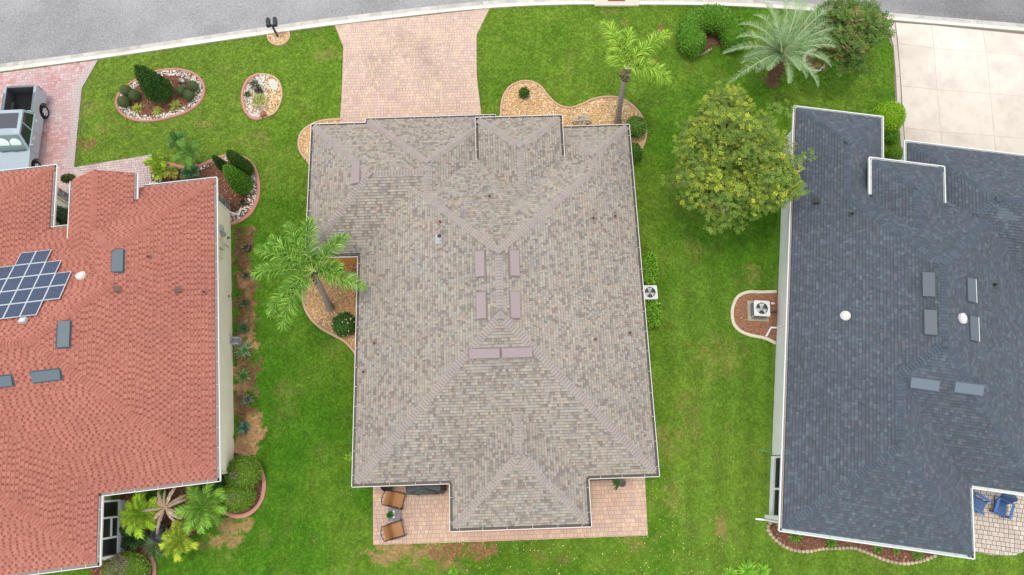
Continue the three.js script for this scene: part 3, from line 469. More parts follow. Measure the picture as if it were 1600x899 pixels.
  const cell = tex(256, (u, v) => { const a = Math.abs((u * 6) % 1 - 0.5) > 0.47 || Math.abs((v * 10) % 1 - 0.5) > 0.46, bus = Math.abs((u * 24) % 1 - 0.5) > 0.46; const n = vn(Math.floor(u * 6) * 3.3, Math.floor(v * 10) * 1.7); return a ? [0.16, 0.2, 0.27] : [0.018 + 0.01 * n + (bus ? 0.012 : 0), 0.034 + 0.016 * n + (bus ? 0.012 : 0), 0.085 + 0.03 * n]; }, 1, THREE.RepeatWrapping);
  const pm = [new THREE.MeshPhysicalMaterial({ map: cell, roughness: 0.35, specularIntensity: 0.35, clearcoat: 0.1, clearcoatRoughness: 0.1, side: THREE.DoubleSide }), std({ vertexColors: false, color: 0xc9d0d6, roughness: 0.4 })];
  const pw = 0.757, pd = 0.778, gl = new THREE.PlaneGeometry(pw - 0.05, pd * 1.118 - 0.06); gl.rotateX(-Math.PI / 2); gl.translate(0, 0.104, 0);
  const frm = [[0, -1], [0, 1], [-1, 0], [1, 0]].map(([sx, sz]) => { const w = sx ? 0.022 : pw - 0.012, d = sx ? pd * 1.118 - 0.05 : 0.022; const g2 = new THREE.BoxGeometry(w, 0.045, d); g2.translate(sx * (pw / 2 - 0.021), 0.09, sz * (pd * 1.118 / 2 - 0.021)); return g2; });
  const rail = new THREE.BoxGeometry(0.04, 0.05, pd * 1.1); rail.translate(0.2, 0.035, 0);
  const pg = mergeGeometries([gl, mergeGeometries([...frm, rail])], true);
  const rows = [[0, 1], [-1, 0, 1, 2], [-1, 0, 1, 2, 3], [-1, 0, 1, 2, 3], [-1, 0, 1, 2]], nx0 = -9.30;
  rows.forEach((cols, r) => cols.forEach((c) => { const x = nx0 + (c + 0.5) * pw, z = -12.08 + (r + 0.5) * pd, h = EAVE + PITCH * (z + 13.75), o = new THREE.Mesh(pg, pm); o.name = 'solar_panel'; o.castShadow = o.receiveShadow = true; red.seat(o, { x, y: h, z, pl: { nx: 0, nz: 1, p: PITCH } }); ar.add(o); }));
}
const grey = new House({
  name: 'grey_roofed_house', label: 'white house with slate grey shingle roof and white gutters beside the concrete driveway', origin: [12.31, 2.69], turn: -7.82 * D2R,
  blocks: [
    { W: 0, E: 12, N: -18.85, S: -3.13 },
    { W: 0, E: 4.8, N: -22.02, clip: { z1: -12 } },
    { W: 3.55, E: 7.36, N: -18.92, e: 3.8, clip: { z1: -12 } },
    { W: 5.94, E: 22, N: -20.75, S: -13.5 },
    { W: 0, E: 8.85, S: 0, clip: { z0: -10 } },
  ],
});
{
  const patch = [[1548, 318], [1598, 345], [1560, 347]].map(([x, y]) => grey.hit(x, y));
  grey.tint = (x, z, c) => (inPoly(patch, x, z) ? mix(c, [0.15, 0.18, 0.22], 0.45) : mul(c, 0.9 + 0.2 * fbm(x * 0.35 + 5, z * 0.35, 3)));
  grey.buildRoof({
    seed: 23, capShade: 0.76, course: 0.147, deckCol: [0.072, 0.086, 0.105], capW: 0.16, capCol: [[0.082, 0.102, 0.132], [0.094, 0.117, 0.148], [0.076, 0.096, 0.125]],
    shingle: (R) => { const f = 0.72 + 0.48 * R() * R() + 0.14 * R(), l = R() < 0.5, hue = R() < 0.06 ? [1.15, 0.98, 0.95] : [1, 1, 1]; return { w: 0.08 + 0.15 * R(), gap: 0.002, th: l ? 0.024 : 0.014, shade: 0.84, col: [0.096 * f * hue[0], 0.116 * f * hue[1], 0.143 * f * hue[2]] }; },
  });
  const W = [0.72, 0.76, 0.76], F = [0.42, 0.38, 0.38], e = EAVE, g = (a, b, y = e, f = F, w = 0.15, lip = 0.05) => grey.gutter(a, b, y, W, f, w, 1.5, lip);
  g([0, -22.02], [4.8, -22.02], e, W); g([4.8, -22.02], [4.8, -19.3], e, W); g([3.55, -16.85], [3.55, -18.92], 3.8, W, 0.22, 0.05); g([3.55, -18.92], [7.36, -18.92], 3.8, W); g([7.36, -18.92], [7.36, -16.9], 3.8, W, 0.22, 0.05);
  g([5.94, -19.3], [5.94, -20.75], e); g([5.94, -20.75], [13.2, -20.75], e, W); g([12, -3.13], [8.85, -3.13], e, W); g([8.85, -3.13], [8.85, 0], e, [0.55, 0.66, 0.68]); g([8.85, 0], [0, 0], e, [0.6, 0.7, 0.7]); g([0, 0], [0, -22.02], e, [0.36, 0.29, 0.28]);
  const white = [0.88, 0.92, 0.91];
  grey.walls([[0.53, 11.6, -18.4, -3.55], [0.53, 4.3, -21.5, -18.4], [3.95, 6.95, -18.5, -14, 3.6], [6.4, 12.8, -20.3, -15], [0.75, 8.4, -4, -0.55]], white);
  // vents in the side wall
  for (const z of [-15.2, -13.0]) { const b = new GB(); b.box(0.515, 2.2, z, 0.03, 0.3, 0.5, [0.55, 0.6, 0.6]); for (let i = 0; i < 4; i++) b.box(0.5, 2.1 + i * 0.07, z, 0.02, 0.02, 0.46, [0.3, 0.34, 0.35]); mesh('wall_vent', b.build(), M.satin, grey.root); }
  // screened porch at the back corner
  const k = new GB(); k.box(0.62, 0.15, -2.0, 0.26, 0.3, 3.0, white); mesh('wall', k.build(), M.grain, grey.root);
  const fr = (x, y0, y1, z0, z1, sx = 0.08) => { const b = new GB(); b.box(x, (y0 + y1) / 2, (z0 + z1) / 2, sx, y1 - y0, z1 - z0, [0.78, 0.82, 0.82]); mesh('screen_frame', b.build(), M.satin, grey.root); };
  for (const z of [-3.45, -1.9, -0.6]) fr(0.6, 0.3, 2.58, z - 0.05, z + 0.05); fr(0.6, 2.46, 2.58, -3.5, -0.55); fr(0.57, 0.3, 0.38, -3.5, -0.55, 0.12); fr(0.45, 0, 2.6, -0.6, -0.42, 0.35);
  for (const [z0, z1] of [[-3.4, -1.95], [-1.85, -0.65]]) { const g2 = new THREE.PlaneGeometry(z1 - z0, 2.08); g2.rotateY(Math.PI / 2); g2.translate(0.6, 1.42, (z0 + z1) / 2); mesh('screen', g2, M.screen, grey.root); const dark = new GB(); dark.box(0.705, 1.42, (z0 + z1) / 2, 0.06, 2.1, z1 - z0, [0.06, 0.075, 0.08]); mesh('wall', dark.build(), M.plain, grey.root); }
  const dw = [0.85, 0.86, 0.84]; const dz = grey.toLocal(G(1212, 513)).z;
  grey.downspout([V(0.05, 2.66, dz), V(0.5, 2.35, dz), V(0.48, 0.14, dz), V(0.2, 0.08, dz + 0.02), V(-0.02, 0.06, dz + 0.5)], dw, 0.05);
  grey.downspout([V(0.03, 2.66, -0.1), V(0.25, 2.3, -0.35), V(0.25, 0.1, -0.35), V(-0.15, 0.07, -0.33)], dw, 0.05);
  const gv = [0.085, 0.108, 0.138]; for (const [x, y, s] of [[1451, 445.5], [1454, 504.5], [1516, 454, 1], [1520, 514, 1]]) grey.slotVent(x, y, 1.16, 0.5, gv, s); for (const [x, y] of [[1444, 600], [1513, 607]]) grey.slotVent(x, y, 1.28, 0.46, [0.13, 0.165, 0.21]);
  House.dome(grey, 1321, 494, 0.2); House.dome(grey, 1503, 498, 0.215);
  { const h = grey.hit(1276, 316), b = new GB(); b.box(0, 0.1, 0, 0.24, 0.18, 0.26, [0.02, 0.022, 0.025]); b.box(0, 0.2, 0.02, 0.26, 0.02, 0.3, [0.035, 0.037, 0.04]); grey.seat(mesh('exhaust_vent', b.build(), M.satin, grey.root), h); }
  for (const [x, y] of [[1330, 335], [1553, 446]]) grey.pipe(x, y, 0.05, 0.22, [0.02, 0.02, 0.022], [0.05, 0.055, 0.06]);
}

// ---------------------------------------------------------------- planting beds
const tanStone = (R) => { const k = 0.8 + 0.4 * R(), q = R(); return q < 0.16 ? [0.80 * k, 0.70 * k, 0.55 * k] : q < 0.24 ? [0.46 * k, 0.28 * k, 0.15 * k] : [0.72 * k, 0.50 * k, 0.27 * k]; };
const whiteStone = (R) => { const k = 0.62 + 0.5 * R(); return R() < 0.16 ? [0.36 * k, 0.31 * k, 0.27 * k] : [0.78 * k, 0.74 * k, 0.69 * k]; };
const mulchChip = (R) => { const k = 0.5 + 0.9 * R(); return R() < 0.12 ? [0.42 * k, 0.30 * k, 0.22 * k] : [0.26 * k, 0.115 * k, 0.075 * k]; };
const rose = () => [0.56, 0.27, 0.23], peach = () => [0.62, 0.42, 0.31], ivory = () => [0.74, 0.69, 0.56];
function bed(name, label, px, { n = 90, ground = [0.55, 0.37, 0.20], cover, g = pebbleG, perM2 = 230, size = 0.042, edge, edgeW = 0.14, edgePx, seed = 1, holes = [] }) {
  const line = smooth(P(px), true, n), o = structure(thing(name, label, 'flower bed')); blocked(line);
  mesh('soil', sheetGeo(line, 0.012, ground), M.grain, o);
  if (cover) scatter(o, g === chipG ? 'mulch_chip' : 'pebble', g, line, holes, perM2, size, cover, seed, 0.014);
  if (edge) mesh('edging', edgingGeo(edgePx ? smooth(P(edgePx), false, n) : line, !edgePx, edgeW, 0.1, edge), M.grain, o);
  return { o, line };
}
const inset = (line, k) => { const c = line.reduce((m, p) => m.add(p), V()).multiplyScalar(1 / line.length); return line.map((p) => V(c.x + (p.x - c.x) * k, 0, c.z + (p.z - c.z) * k)); };
function ringBed(name, label, px, k, seed, o2 = {}) { // white rocks round a heart of bark mulch
  const a = bed(name, label, px, { ground: [0.24, 0.115, 0.08], edge: rose, seed, ...o2 }), heart = inset(a.line, k);
  scatter(a.o, 'mulch_chip', chipG, heart, [], 170, 0.085, mulchChip, seed + 1, 0.016);
  scatter(a.o, 'white_rock', pebbleG, a.line, [inset(a.line, k - 0.03)], 190, 0.05, whiteStone, seed + 2, 0.018); return a;
}
ringBed('island_bed', 'oval island bed with rose edging and white rocks around a tall cone topiary', [[182, 162], [186, 148], [205, 130], [230, 117], [255, 110], [285, 110], [308, 119], [319, 138], [312, 160], [292, 175], [265, 184], [240, 189], [212, 188], [192, 179]], 0.8, 31);
{
  const px = [[379, 158], [381, 138], [390, 123], [405, 116], [422, 118], [435, 127], [440, 145], [437, 163], [428, 177], [413, 184], [397, 186], [385, 176]];
  const a = bed('island_bed', 'small round island bed, half rose edged white rock and half tan stone', px, { ground: [0.42, 0.28, 0.14], seed: 34 });
  const c = G(409, 151), w = (x, z) => x < c.x + 0.28 + (z - c.z) * 0.05;
  scatter(a.o, 'pebble', pebbleG, a.line, [], 170, 0.055, tanStone, 35, 0.014, (x, z) => !w(x, z));
  scatter(a.o, 'white_rock', pebbleG, a.line, [], 190, 0.05, whiteStone, 36, 0.014, w);
  mesh('edging', edgingGeo(smooth(P([[410, 185], [397, 186], [385, 176], [379, 158], [381, 138], [390, 123], [405, 116]]), false, 50), false, 0.17, 0.11, rose), M.grain, a.o);
  mesh('edging', edgingGeo(smooth(P([[405, 116], [422, 118], [435, 127], [440, 145], [437, 163], [428, 177], [413, 184]]), false, 50), false, 0.1, 0.08, peach), M.grain, a.o);
}
bed('stone_bed', 'tan stone patch at the kerb under the twin mailbox', [[418, 55], [420, 63], [427, 69], [436, 71], [446, 67], [452, 58], [450, 50], [434, 51]], { cover: tanStone, edge: peach, edgeW: 0.1, edgePx: [[418, 54], [420, 63], [427, 69], [436, 71], [446, 67], [452, 58], [451, 49]], seed: 37 });
bed('stone_bed', 'crescent tan stone bed at the garage corner beside the paver driveway', [[534, 187], [505, 189], [485, 196], [472, 207], [467, 222], [469, 236], [476, 248], [490, 262], [530, 240]], { cover: tanStone, edge: peach, edgeW: 0.13, edgePx: [[534, 187], [505, 189], [485, 196], [472, 207], [467, 222], [469, 236], [478, 250]], seed: 38 });
bed('stone_bed', 'wavy tan stone bed across the front under the foxtail palm', [[783, 215], [783, 170], [787, 150], [798, 135], [814, 128], [830, 128], [845, 136], [856, 150], [870, 163], [888, 169], [908, 164], [925, 156], [945, 152], [965, 153], [985, 163], [1001, 180], [1009, 200], [1008, 218], [1001, 236], [975, 240], [900, 240]], { n: 150, cover: tanStone, edge: peach, edgeW: 0.12, edgePx: [[783, 190], [783, 170], [787, 150], [798, 135], [814, 128], [830, 128], [845, 136], [856, 150], [870, 163], [888, 169], [908, 164], [925, 156], [945, 152], [965, 153], [985, 163], [1001, 180], [1009, 200], [1008, 218], [1001, 237]], seed: 39 });
bed('stone_bed', 'tan stone bed with palm along the west wall of the brown-roofed house', [[580, 405], [500, 412], [480, 440], [473, 462], [477, 482], [487, 499], [502, 513], [520, 523], [538, 533], [550, 545], [575, 560]], { n: 110, cover: (R) => { const c = tanStone(R); return [c[0] * 0.92, c[1] * 0.86, c[2] * 0.8]; }, edge: peach, edgeW: 0.15, edgePx: [[473, 452], [473, 464], [477, 482], [487, 499], [502, 513], [520, 523], [538, 533], [550, 545], [558, 556]], seed: 40 });
{
  const px = [[236, 292], [237, 272], [242, 258], [262, 256], [285, 262], [308, 261], [328, 253], [345, 246], [368, 243], [387, 251], [399, 267], [404, 290], [402, 312], [392, 332], [377, 344], [355, 352], [330, 330], [300, 300]];
  const a = bed('entry_bed', 'mulch bed with rose edging and white rocks around dark cypresses', px, { ground: [0.22, 0.105, 0.07], edge: rose, edgeW: 0.2, edgePx: px.slice(1, 16), cover: mulchChip, g: chipG, perM2: 150, size: 0.085, seed: 41 });
  scatter(a.o, 'white_rock', pebbleG, a.line, [inset(a.line, 0.8)], 140, 0.055, whiteStone, 43, 0.02);
}
{
  const px = [[362, 704], [385, 712], [402, 726], [411, 745], [412, 767], [405, 787], [390, 802], [370, 807], [350, 800], [330, 785], [320, 760]];
  bed('corner_bed', 'mulch bed with rose edging holding two clipped round bushes', px, { ground: [0.22, 0.10, 0.07], cover: mulchChip, g: chipG, perM2: 150, size: 0.085, edge: rose, edgeW: 0.2, edgePx: px.slice(0, 9), seed: 44 });
  const p2 = [[150, 930], [150, 865], [200, 850], [225, 850], [236, 870], [241, 885], [240, 905], [232, 930]];
  bed('corner_bed', 'mulch bed by the lanai corner with a rose edging end', p2, { ground: [0.20, 0.095, 0.065], cover: mulchChip, g: chipG, perM2: 150, size: 0.085, edge: rose, edgeW: 0.18, edgePx: p2.slice(4), seed: 46 });
  bed('palm_bed', 'mulch bed of yellow palms beside the dark lanai screens', [[190, 770], [345, 752], [345, 790], [330, 815], [300, 838], [270, 850], [232, 856], [195, 868]], { ground: [0.16, 0.085, 0.06], cover: mulchChip, g: chipG, perM2: 110, size: 0.085, seed: 48 });
}
{
  const px = [[1222, 456], [1213, 456], [1190, 457], [1168, 457], [1153, 464], [1146, 477], [1144, 492], [1147, 507], [1156, 517], [1172, 524], [1192, 528], [1203, 532], [1212, 537], [1222, 540]];
  bed('equipment_bed', 'mulch bed with thick ivory edging around the air conditioner', px, { ground: [0.36, 0.19, 0.12], cover: (R) => mul([0.46, 0.235, 0.15], 0.5 + 0.8 * R()), g: chipG, perM2: 190, size: 0.08, edge: ivory, edgeW: 0.17, edgePx: px.slice(1, 13), seed: 50 });
}
function stoneEdge(parent, px, n, colF, seed, L = 0.3) { const R = rng(seed), c = smooth(P(px), false, n); for (let i = 0; i < n; i++) { const a = c[i], b2 = c[i + 1], d = Math.atan2(b2.x - a.x, b2.z - a.z), g = new GB(), w = a.distanceTo(b2), s = new THREE.IcosahedronGeometry(0.5, 1); g.add(s, mul(colF(R), 0.8 + 0.4 * R()), mat4(0, 0.04, 0, d, 0, 0, 0.16 + 0.05 * R(), 0.14 + 0.06 * R(), w * (0.98 + 0.1 * R()))); mesh('edging_stone', g.build(), M.grain, parent).position.set((a.x + b2.x) / 2, 0, (a.z + b2.z) / 2); } }
{
  const px = [[1225, 815], [1205, 815], [1199, 825], [1206, 838], [1222, 852], [1240, 860], [1262, 862], [1285, 858], [1310, 857], [1335, 857], [1360, 866], [1385, 876], [1412, 881], [1440, 877], [1463, 868], [1400, 840], [1300, 830]];
  const a = bed('border_bed', 'mulch border with small tan edging stones along the back of the grey-roofed house', px, { ground: [0.21, 0.10, 0.07], cover: mulchChip, g: chipG, perM2: 150, size: 0.085, seed: 52 });
  stoneEdge(a.o, px.slice(1, 15), 46, () => [0.52, 0.42, 0.30], 53);
}
{
  const a = bed('tree_ring', 'round mulch ring with white edging under the big leafy tree', [[1106, 322], [1112, 314], [1124, 313], [1135, 318], [1136, 326], [1124, 331], [1112, 329]], { n: 40, ground: [0.28, 0.15, 0.09], cover: mulchChip, g: chipG, perM2: 120, size: 0.08, edge: ivory, edgeW: 0.13, seed: 55 });
  bed('tree_ring', 'round mulch ring with white edging beside the silver date palm', [[1256, 95], [1261, 83], [1273, 79], [1285, 84], [1291, 95], [1286, 107], [1273, 111], [1261, 106]], { n: 40, ground: [0.34, 0.17, 0.11], cover: mulchChip, g: chipG, perM2: 120, size: 0.08, edge: ivory, edgeW: 0.16, seed: 57 });
  const h = bed('hedge_bed', 'bare soil hollow with a row of small stones under the curved hedge', [[1068, 78], [1085, 86], [1102, 82], [1110, 74], [1120, 72], [1140, 78], [1155, 74], [1150, 50], [1100, 40], [1070, 55]], { n: 60, ground: [0.16, 0.10, 0.065], cover: mulchChip, g: chipG, perM2: 90, size: 0.08, seed: 59 });
  stoneEdge(h.o, [[1066, 77], [1074, 83], [1085, 86], [1097, 85], [1106, 80], [1113, 76]], 11, () => [0.45, 0.38, 0.30], 60);
}

// ---------------------------------------------------------------- foliage
const GRN = { dark: [[0.028, 0.075, 0.014], [0.045, 0.11, 0.02], [0.065, 0.145, 0.03]], mid: [[0.07, 0.19, 0.016], [0.12, 0.28, 0.026], [0.18, 0.36, 0.045]], lime: [[0.16, 0.33, 0.012], [0.25, 0.44, 0.022], [0.33, 0.52, 0.04]], topi: [[0.075, 0.15, 0.015], [0.15, 0.27, 0.028], [0.24, 0.37, 0.046]], olive: [[0.065, 0.10, 0.022], [0.095, 0.135, 0.034], [0.12, 0.165, 0.045]] };
const pick = (R, pal) => { const i = R() * (pal.length - 1), a = Math.floor(i); return mul(mix(pal[a], pal[a + 1], i - a), 0.78 + 0.44 * R()); };
function leafQuad(b, p, dir, up, L, W, col) { // a leaf folded a little along its midrib
  const s = V().crossVectors(dir, up).normalize().multiplyScalar(W / 2), d = dir.clone().multiplyScalar(L), m = p.clone().addScaledVector(d, 0.45), t = p.clone().add(d), k = up.clone().multiplyScalar(W * 0.18);
  b.tri(p, m.clone().add(s).add(k), t, col); b.tri(p, t, m.clone().sub(s).add(k), col);
}
const rdir = (R) => { const z = R() * 2 - 1, a = R() * 6.283, r = Math.sqrt(1 - z * z); return V(r * Math.cos(a), z, r * Math.sin(a)); };
// a clipped shrub: leaves standing out of a lumpy leafy hull
function hullShrub(b, cx, cy, cz, rx, ry, rz, n, leaf, pal, R, lump = 0.1, shape) {
  const seed = R() * 50, rad = (d) => 1 + lump * (2 * fbm(d.x * 1.8 + seed, d.z * 1.8 + d.y * 2.1 + seed, 3) - 1), prof = shape ?? ((d) => [d.x, d.y, d.z]);
  const core = new THREE.IcosahedronGeometry(1, 3), p = core.attributes.position; for (let i = 0; i < p.count; i++) { const d = V(p.getX(i), p.getY(i), p.getZ(i)).normalize(), k = rad(d) * 0.93, q = prof(d); p.setXYZ(i, cx + q[0] * rx * k, cy + q[1] * ry * k, cz + q[2] * rz * k); } core.computeVertexNormals(); b.add(core, pal[0]);
  for (let i = 0; i < n; i++) {
    const d = rdir(R); if (d.y < -0.55) continue; const k = rad(d) * (0.9 + 0.12 * R()), q = prof(d), pos = V(cx + q[0] * rx * k, cy + q[1] * ry * k, cz + q[2] * rz * k), nrm = V(d.x / rx, d.y / ry, d.z / rz).normalize(), dir = nrm.clone().multiplyScalar(0.35 + 0.5 * R()).add(rdir(R).multiplyScalar(0.8)).normalize(), L = leaf * (0.6 + 0.8 * R());
    leafQuad(b, pos, dir, nrm, L, L * 0.55, pick(R, pal));
  }
}
let shrubSeed = 100;
function shrub(name, label, cat, px, h, rxPx, pal, o = {}) { // px: where its middle shows in the photo; h: height of that middle
  const R = rng(shrubSeed++), c = G(px[0], px[1], h), rx = rxPx / 28.5, t = thing(name, label, cat, V(c.x, 0, c.z), o.turn ?? 0, o.group), b = new GB(), st2 = new GB();
  hullShrub(b, 0, h, 0, rx, o.ry ?? h * 0.96, (o.rzPx ?? rxPx) / 28.5, o.n ?? 1400, o.leaf ?? 0.075, pal, R, o.lump ?? 0.1, o.shape);
  if (o.more) o.more(b, R); mesh('foliage', b.build(), M.leaf, t);
  st2.bar(V(0, 0, 0), V(0, h, 0), 0.04, [0.14, 0.09, 0.06]); for (let i = 0; i < 4; i++) { const a = i * 1.7; st2.bar(V(0, 0.1, 0), V(Math.cos(a) * rx * 0.5, h, Math.sin(a) * rx * 0.5), 0.018, [0.14, 0.09, 0.06], 5); } mesh('stem', st2.build(), M.plain, t);
  if (o.twigs) { const q = new GB(); for (let i = 0; i < o.twigs[3]; i++) { const a = R() * 6.28, r = Math.sqrt(R()) * o.twigs[2], x = o.twigs[0] + Math.cos(a) * r, z = o.twigs[1] + Math.sin(a) * r, y = h + (o.ry ?? h * 0.96) * Math.sqrt(Math.max(0.05, 1 - (x * x + z * z) / rx / rx)) * 1.0; q.bar(V(x, y - 0.15, z), V(x + (R() - 0.5) * 0.2, y + 0.05 + 0.05 * R(), z + (R() - 0.5) * 0.2), 0.014, mul([0.46, 0.37, 0.29], 0.6 + 0.8 * R()), 4, 0.007); } mesh('bare_twigs', q.build(), M.plain, t); }
  return t;
}
// arching palm leaf, laid along +x, rising then drooping; plume > 0 sets the leaflets all round the rib (foxtail)
function frondGeo(R, { L, droop, rise, nl, leafL, leafW, plume = 0, col, rib, vee = 0.5, start = 0.12, sweep = 0.5, stiff = 0.25, point = 0 }) {
  const b = new GB(), N = 14, P0 = (t) => V(L * t * (1 - 0.12 * droop * t * t), rise * L * t - droop * L * t * t * 0.75, 0), pts = [];
  for (let i = 0; i <= N; i++) pts.push(P0(i / N)); for (let i = 0; i < N; i++) b.bar(pts[i], pts[i + 1], lerp(0.028, 0.006, i / N), rib, 5, lerp(0.028, 0.006, (i + 1) / N));
  for (let i = 0; i < nl; i++) {
    const t = start + (1 - start) * (i + R() * 0.6) / nl, p = P0(t), tg = V().subVectors(P0(Math.min(1, t + 0.02)), P0(t - 0.02)).normalize(), up0 = V(-tg.y, tg.x, 0), env = point ? Math.min(1, 0.55 + t * 2) * Math.pow(1 - t, point) + 0.08 : Math.pow(Math.sin(Math.PI * clamp(0.12 + t * 0.84)), 0.55);
    for (const s of [-1, 1]) {
      const th = plume ? (R() * 2 - 1) * Math.PI * plume : vee * (0.75 + 0.5 * R()), side = V(0, 0, s), out = side.clone().multiplyScalar(Math.cos(th)).addScaledVector(up0, Math.sin(th)), dir = out.clone().addScaledVector(tg, sweep + 0.35 * t + 0.2 * (R() - 0.5)).normalize();
      const l = leafL * env * (0.8 + 0.35 * R()), m = p.clone().addScaledVector(dir, l * 0.55), tip = m.clone().addScaledVector(dir, l * 0.45).add(V(0, -l * stiff * (0.5 + R()), 0)), w = V().crossVectors(dir, plume ? rdir(R) : up0).normalize().multiplyScalar(leafW / 2), c = mul(mix(col[0], col[1], R()), 0.75 + 0.5 * R());
      b.quad(p.clone().sub(w), m.clone().sub(w), m.clone().add(w), p.clone().add(w), c); b.tri(m.clone().sub(w), tip, m.clone().add(w), c);
    }
  }
  return b.build();
}
function aim(o, from, tip) { const d = V().subVectors(tip, from); o.position.copy(from); o.rotation.set(0, Math.atan2(-d.z, d.x), 0, 'YXZ'); return Math.hypot(d.x, d.z); }
function ringTrunk(base, top, r0, r1, col, rings = 16, bulge = 0) { const b = new GB(), n = rings * 2; let prev = null; for (let i = 0; i <= n; i++) { const t = i / n, r = lerp(r0, r1, t) * (1 + (i % 2 ? 0.05 : -0.03)) + bulge * Math.exp(-t * 14), c = V().lerpVectors(base, top, t), ring = []; for (let k = 0; k < 12; k++) { const a = k / 12 * 6.283; ring.push(V(c.x + Math.cos(a) * r, c.y, c.z + Math.sin(a) * r)); } if (prev) for (let k = 0; k < 12; k++) b.quad(prev[k], ring[k], ring[(k + 1) % 12], prev[(k + 1) % 12], mul(col, (i % 2 ? 1.1 : 0.82) * (0.9 + 0.2 * hash(i, k)))); prev = ring; } return b.build(); }
function foxtail(label, basePx, crownPx, crownH, tips, seed, boots, col) {
  const R = rng(seed), bs = G(...basePx), cr = G(crownPx[0], crownPx[1], crownH), t = thing('foxtail_palm', label, 'palm tree', V(bs.x, 0, bs.z)), top = V(cr.x - bs.x, crownH, cr.z - bs.z), neck = top.clone().multiplyScalar(0.84);
  mesh('trunk', ringTrunk(V(), neck, 0.17, 0.12, [0.33, 0.30, 0.26], 15, 0.08), M.grain, t);
  const cs = new GB(); cs.add(ringTrunk(neck, top, 0.14, 0.07, [0.17, 0.25, 0.08], 5), null); mesh('crownshaft', cs.build(), M.leaf, t);
  const bt = new GB(); for (let i = 0; i < boots; i++) { const a = R() * 6.28, q = 0.76 + 0.2 * R(), p = top.clone().multiplyScalar(q), d = V(Math.cos(a) * 0.24, 0.05 + 0.15 * R(), Math.sin(a) * 0.24); leafQuad(bt, p.clone().addScaledVector(d, 0.3), d.clone().normalize(), V(-d.x, 0.4, -d.z).normalize(), 0.3, 0.14, mix([0.17, 0.09, 0.05], [0.42, 0.34, 0.27], R())); } if (boots) mesh('leaf_boots', bt.build(), M.plain, t);
  for (const [tx, ty, th, k] of tips) { const o = new THREE.Group(), tip = G(tx, ty, th), len = aim(o, top, V(tip.x - bs.x, th, tip.z - bs.z)), dy = th - crownH, rise = 0.55 + 0.15 * R(), droop = (rise - dy / len) / 0.75 * 0.85; const f = mesh('frond', frondGeo(R, { L: len * 1.08, droop, rise, nl: Math.round(150 * (k ?? 1)), leafL: 0.66, leafW: 0.034, plume: 0.45, col, rib: [0.36, 0.46, 0.13], sweep: 0.35, stiff: 0.35 }), M.leaf, t); f.position.copy(o.position); f.rotation.copy(o.rotation); }
}
foxtail('tall foxtail palm with slim grey trunk in the front stone bed', [965, 191], [977, 108], 5.0, [[940, 40, 4.6], [981, 50, 5.0, 0.8], [1046, 58, 4.4], [1049, 134, 3.9], [955, 84, 4.9, 0.7], [1024, 112, 4.3, 0.7], [968, 66, 4.9, 0.8], [1012, 76, 4.8, 0.8]], 201, 46, [[0.16, 0.34, 0.025], [0.46, 0.66, 0.10]]);
foxtail('bushy foxtail palm leaning over the west stone bed near the orange wall', [516, 482], [489, 424], 4.5, [[402, 392, 4.1], [396, 433, 3.7], [422, 500, 3.6], [442, 524, 3.5], [577, 454, 3.6], [544, 370, 4.2], [487, 343, 4.3], [452, 352, 4.3], [424, 374, 4.4], [535, 420, 4.4, 0.8], [455, 462, 4.3, 0.8]], 202, 18, [[0.085, 0.235, 0.028], [0.31, 0.53, 0.09]]);
{ // date palm: stiff silver leaves all round a short booted trunk
  const R = rng(210), bs = G(1207, 128), H = 2.9, cr = G(1222, 82, H), t = thing('date_palm', 'silver green date palm with wide feathery crown by the street', 'palm tree', V(bs.x, 0, bs.z)), top = V(cr.x - bs.x, H, cr.z - bs.z);
  mesh('trunk', ringTrunk(V(), top, 0.34, 0.3, [0.20, 0.125, 0.08], 9, 0.1), M.grain, t);
  const bt = new GB(); for (let i = 0; i < 120; i++) { const a = i * 2.4, q = 0.1 + 0.85 * i / 120, p = top.clone().multiplyScalar(q), d = V(Math.cos(a), 0.5, Math.sin(a)); leafQuad(bt, p.clone().addScaledVector(d, 0.26), d.normalize(), V(-d.x, 0.6, -d.z).normalize(), 0.26, 0.16, mix([0.15, 0.075, 0.04], [0.36, 0.22, 0.13], R())); } mesh('leaf_boots', bt.build(), M.plain, t);
  const tips = [[1121, 87], [1131, 137], [1152, 101], [1186, 2], [1147, 38], [1172, 22], [1217, -6], [1240, -3], [1258, 2], [1282, 6], [1302, 12], [1321, 46], [1330, 86], [1317, 70], [1303, 110], [1281, 141], [1233, 134], [1158, 92], [1198, 112, 3.1], [1228, 28, 4.0], [1262, 50, 3.9], [1190, 60, 3.9], [1250, 112, 3.4], [1176, 118], [1262, 126], [1205, 20, 3.6], [1310, 28], [1142, 60], [1240, 60, 4.2], [1212, 62, 4.2]];
  for (const [tx, ty, th = 2.2 + 0.5 * R()] of tips) { const o = new THREE.Group(), tip = G(tx, ty, th), len = aim(o, top, V(tip.x - bs.x, th, tip.z - bs.z)), rise = 0.5 + 0.3 * R(), droop = (rise - (th - H) / len) / 0.75 * 0.92; const f = mesh('frond', frondGeo(R, { L: len * 1.05, droop, rise, nl: 44, leafL: 0.58, leafW: 0.026, vee: 0.45, point: 0.55, col: [[0.15, 0.27, 0.11], [0.31, 0.44, 0.22]], rib: [0.50, 0.54, 0.34], sweep: 0.6, stiff: 0.03, start: 0.08 }), M.leaf, t); f.position.copy(o.position); f.rotation.copy(o.rotation); }
}
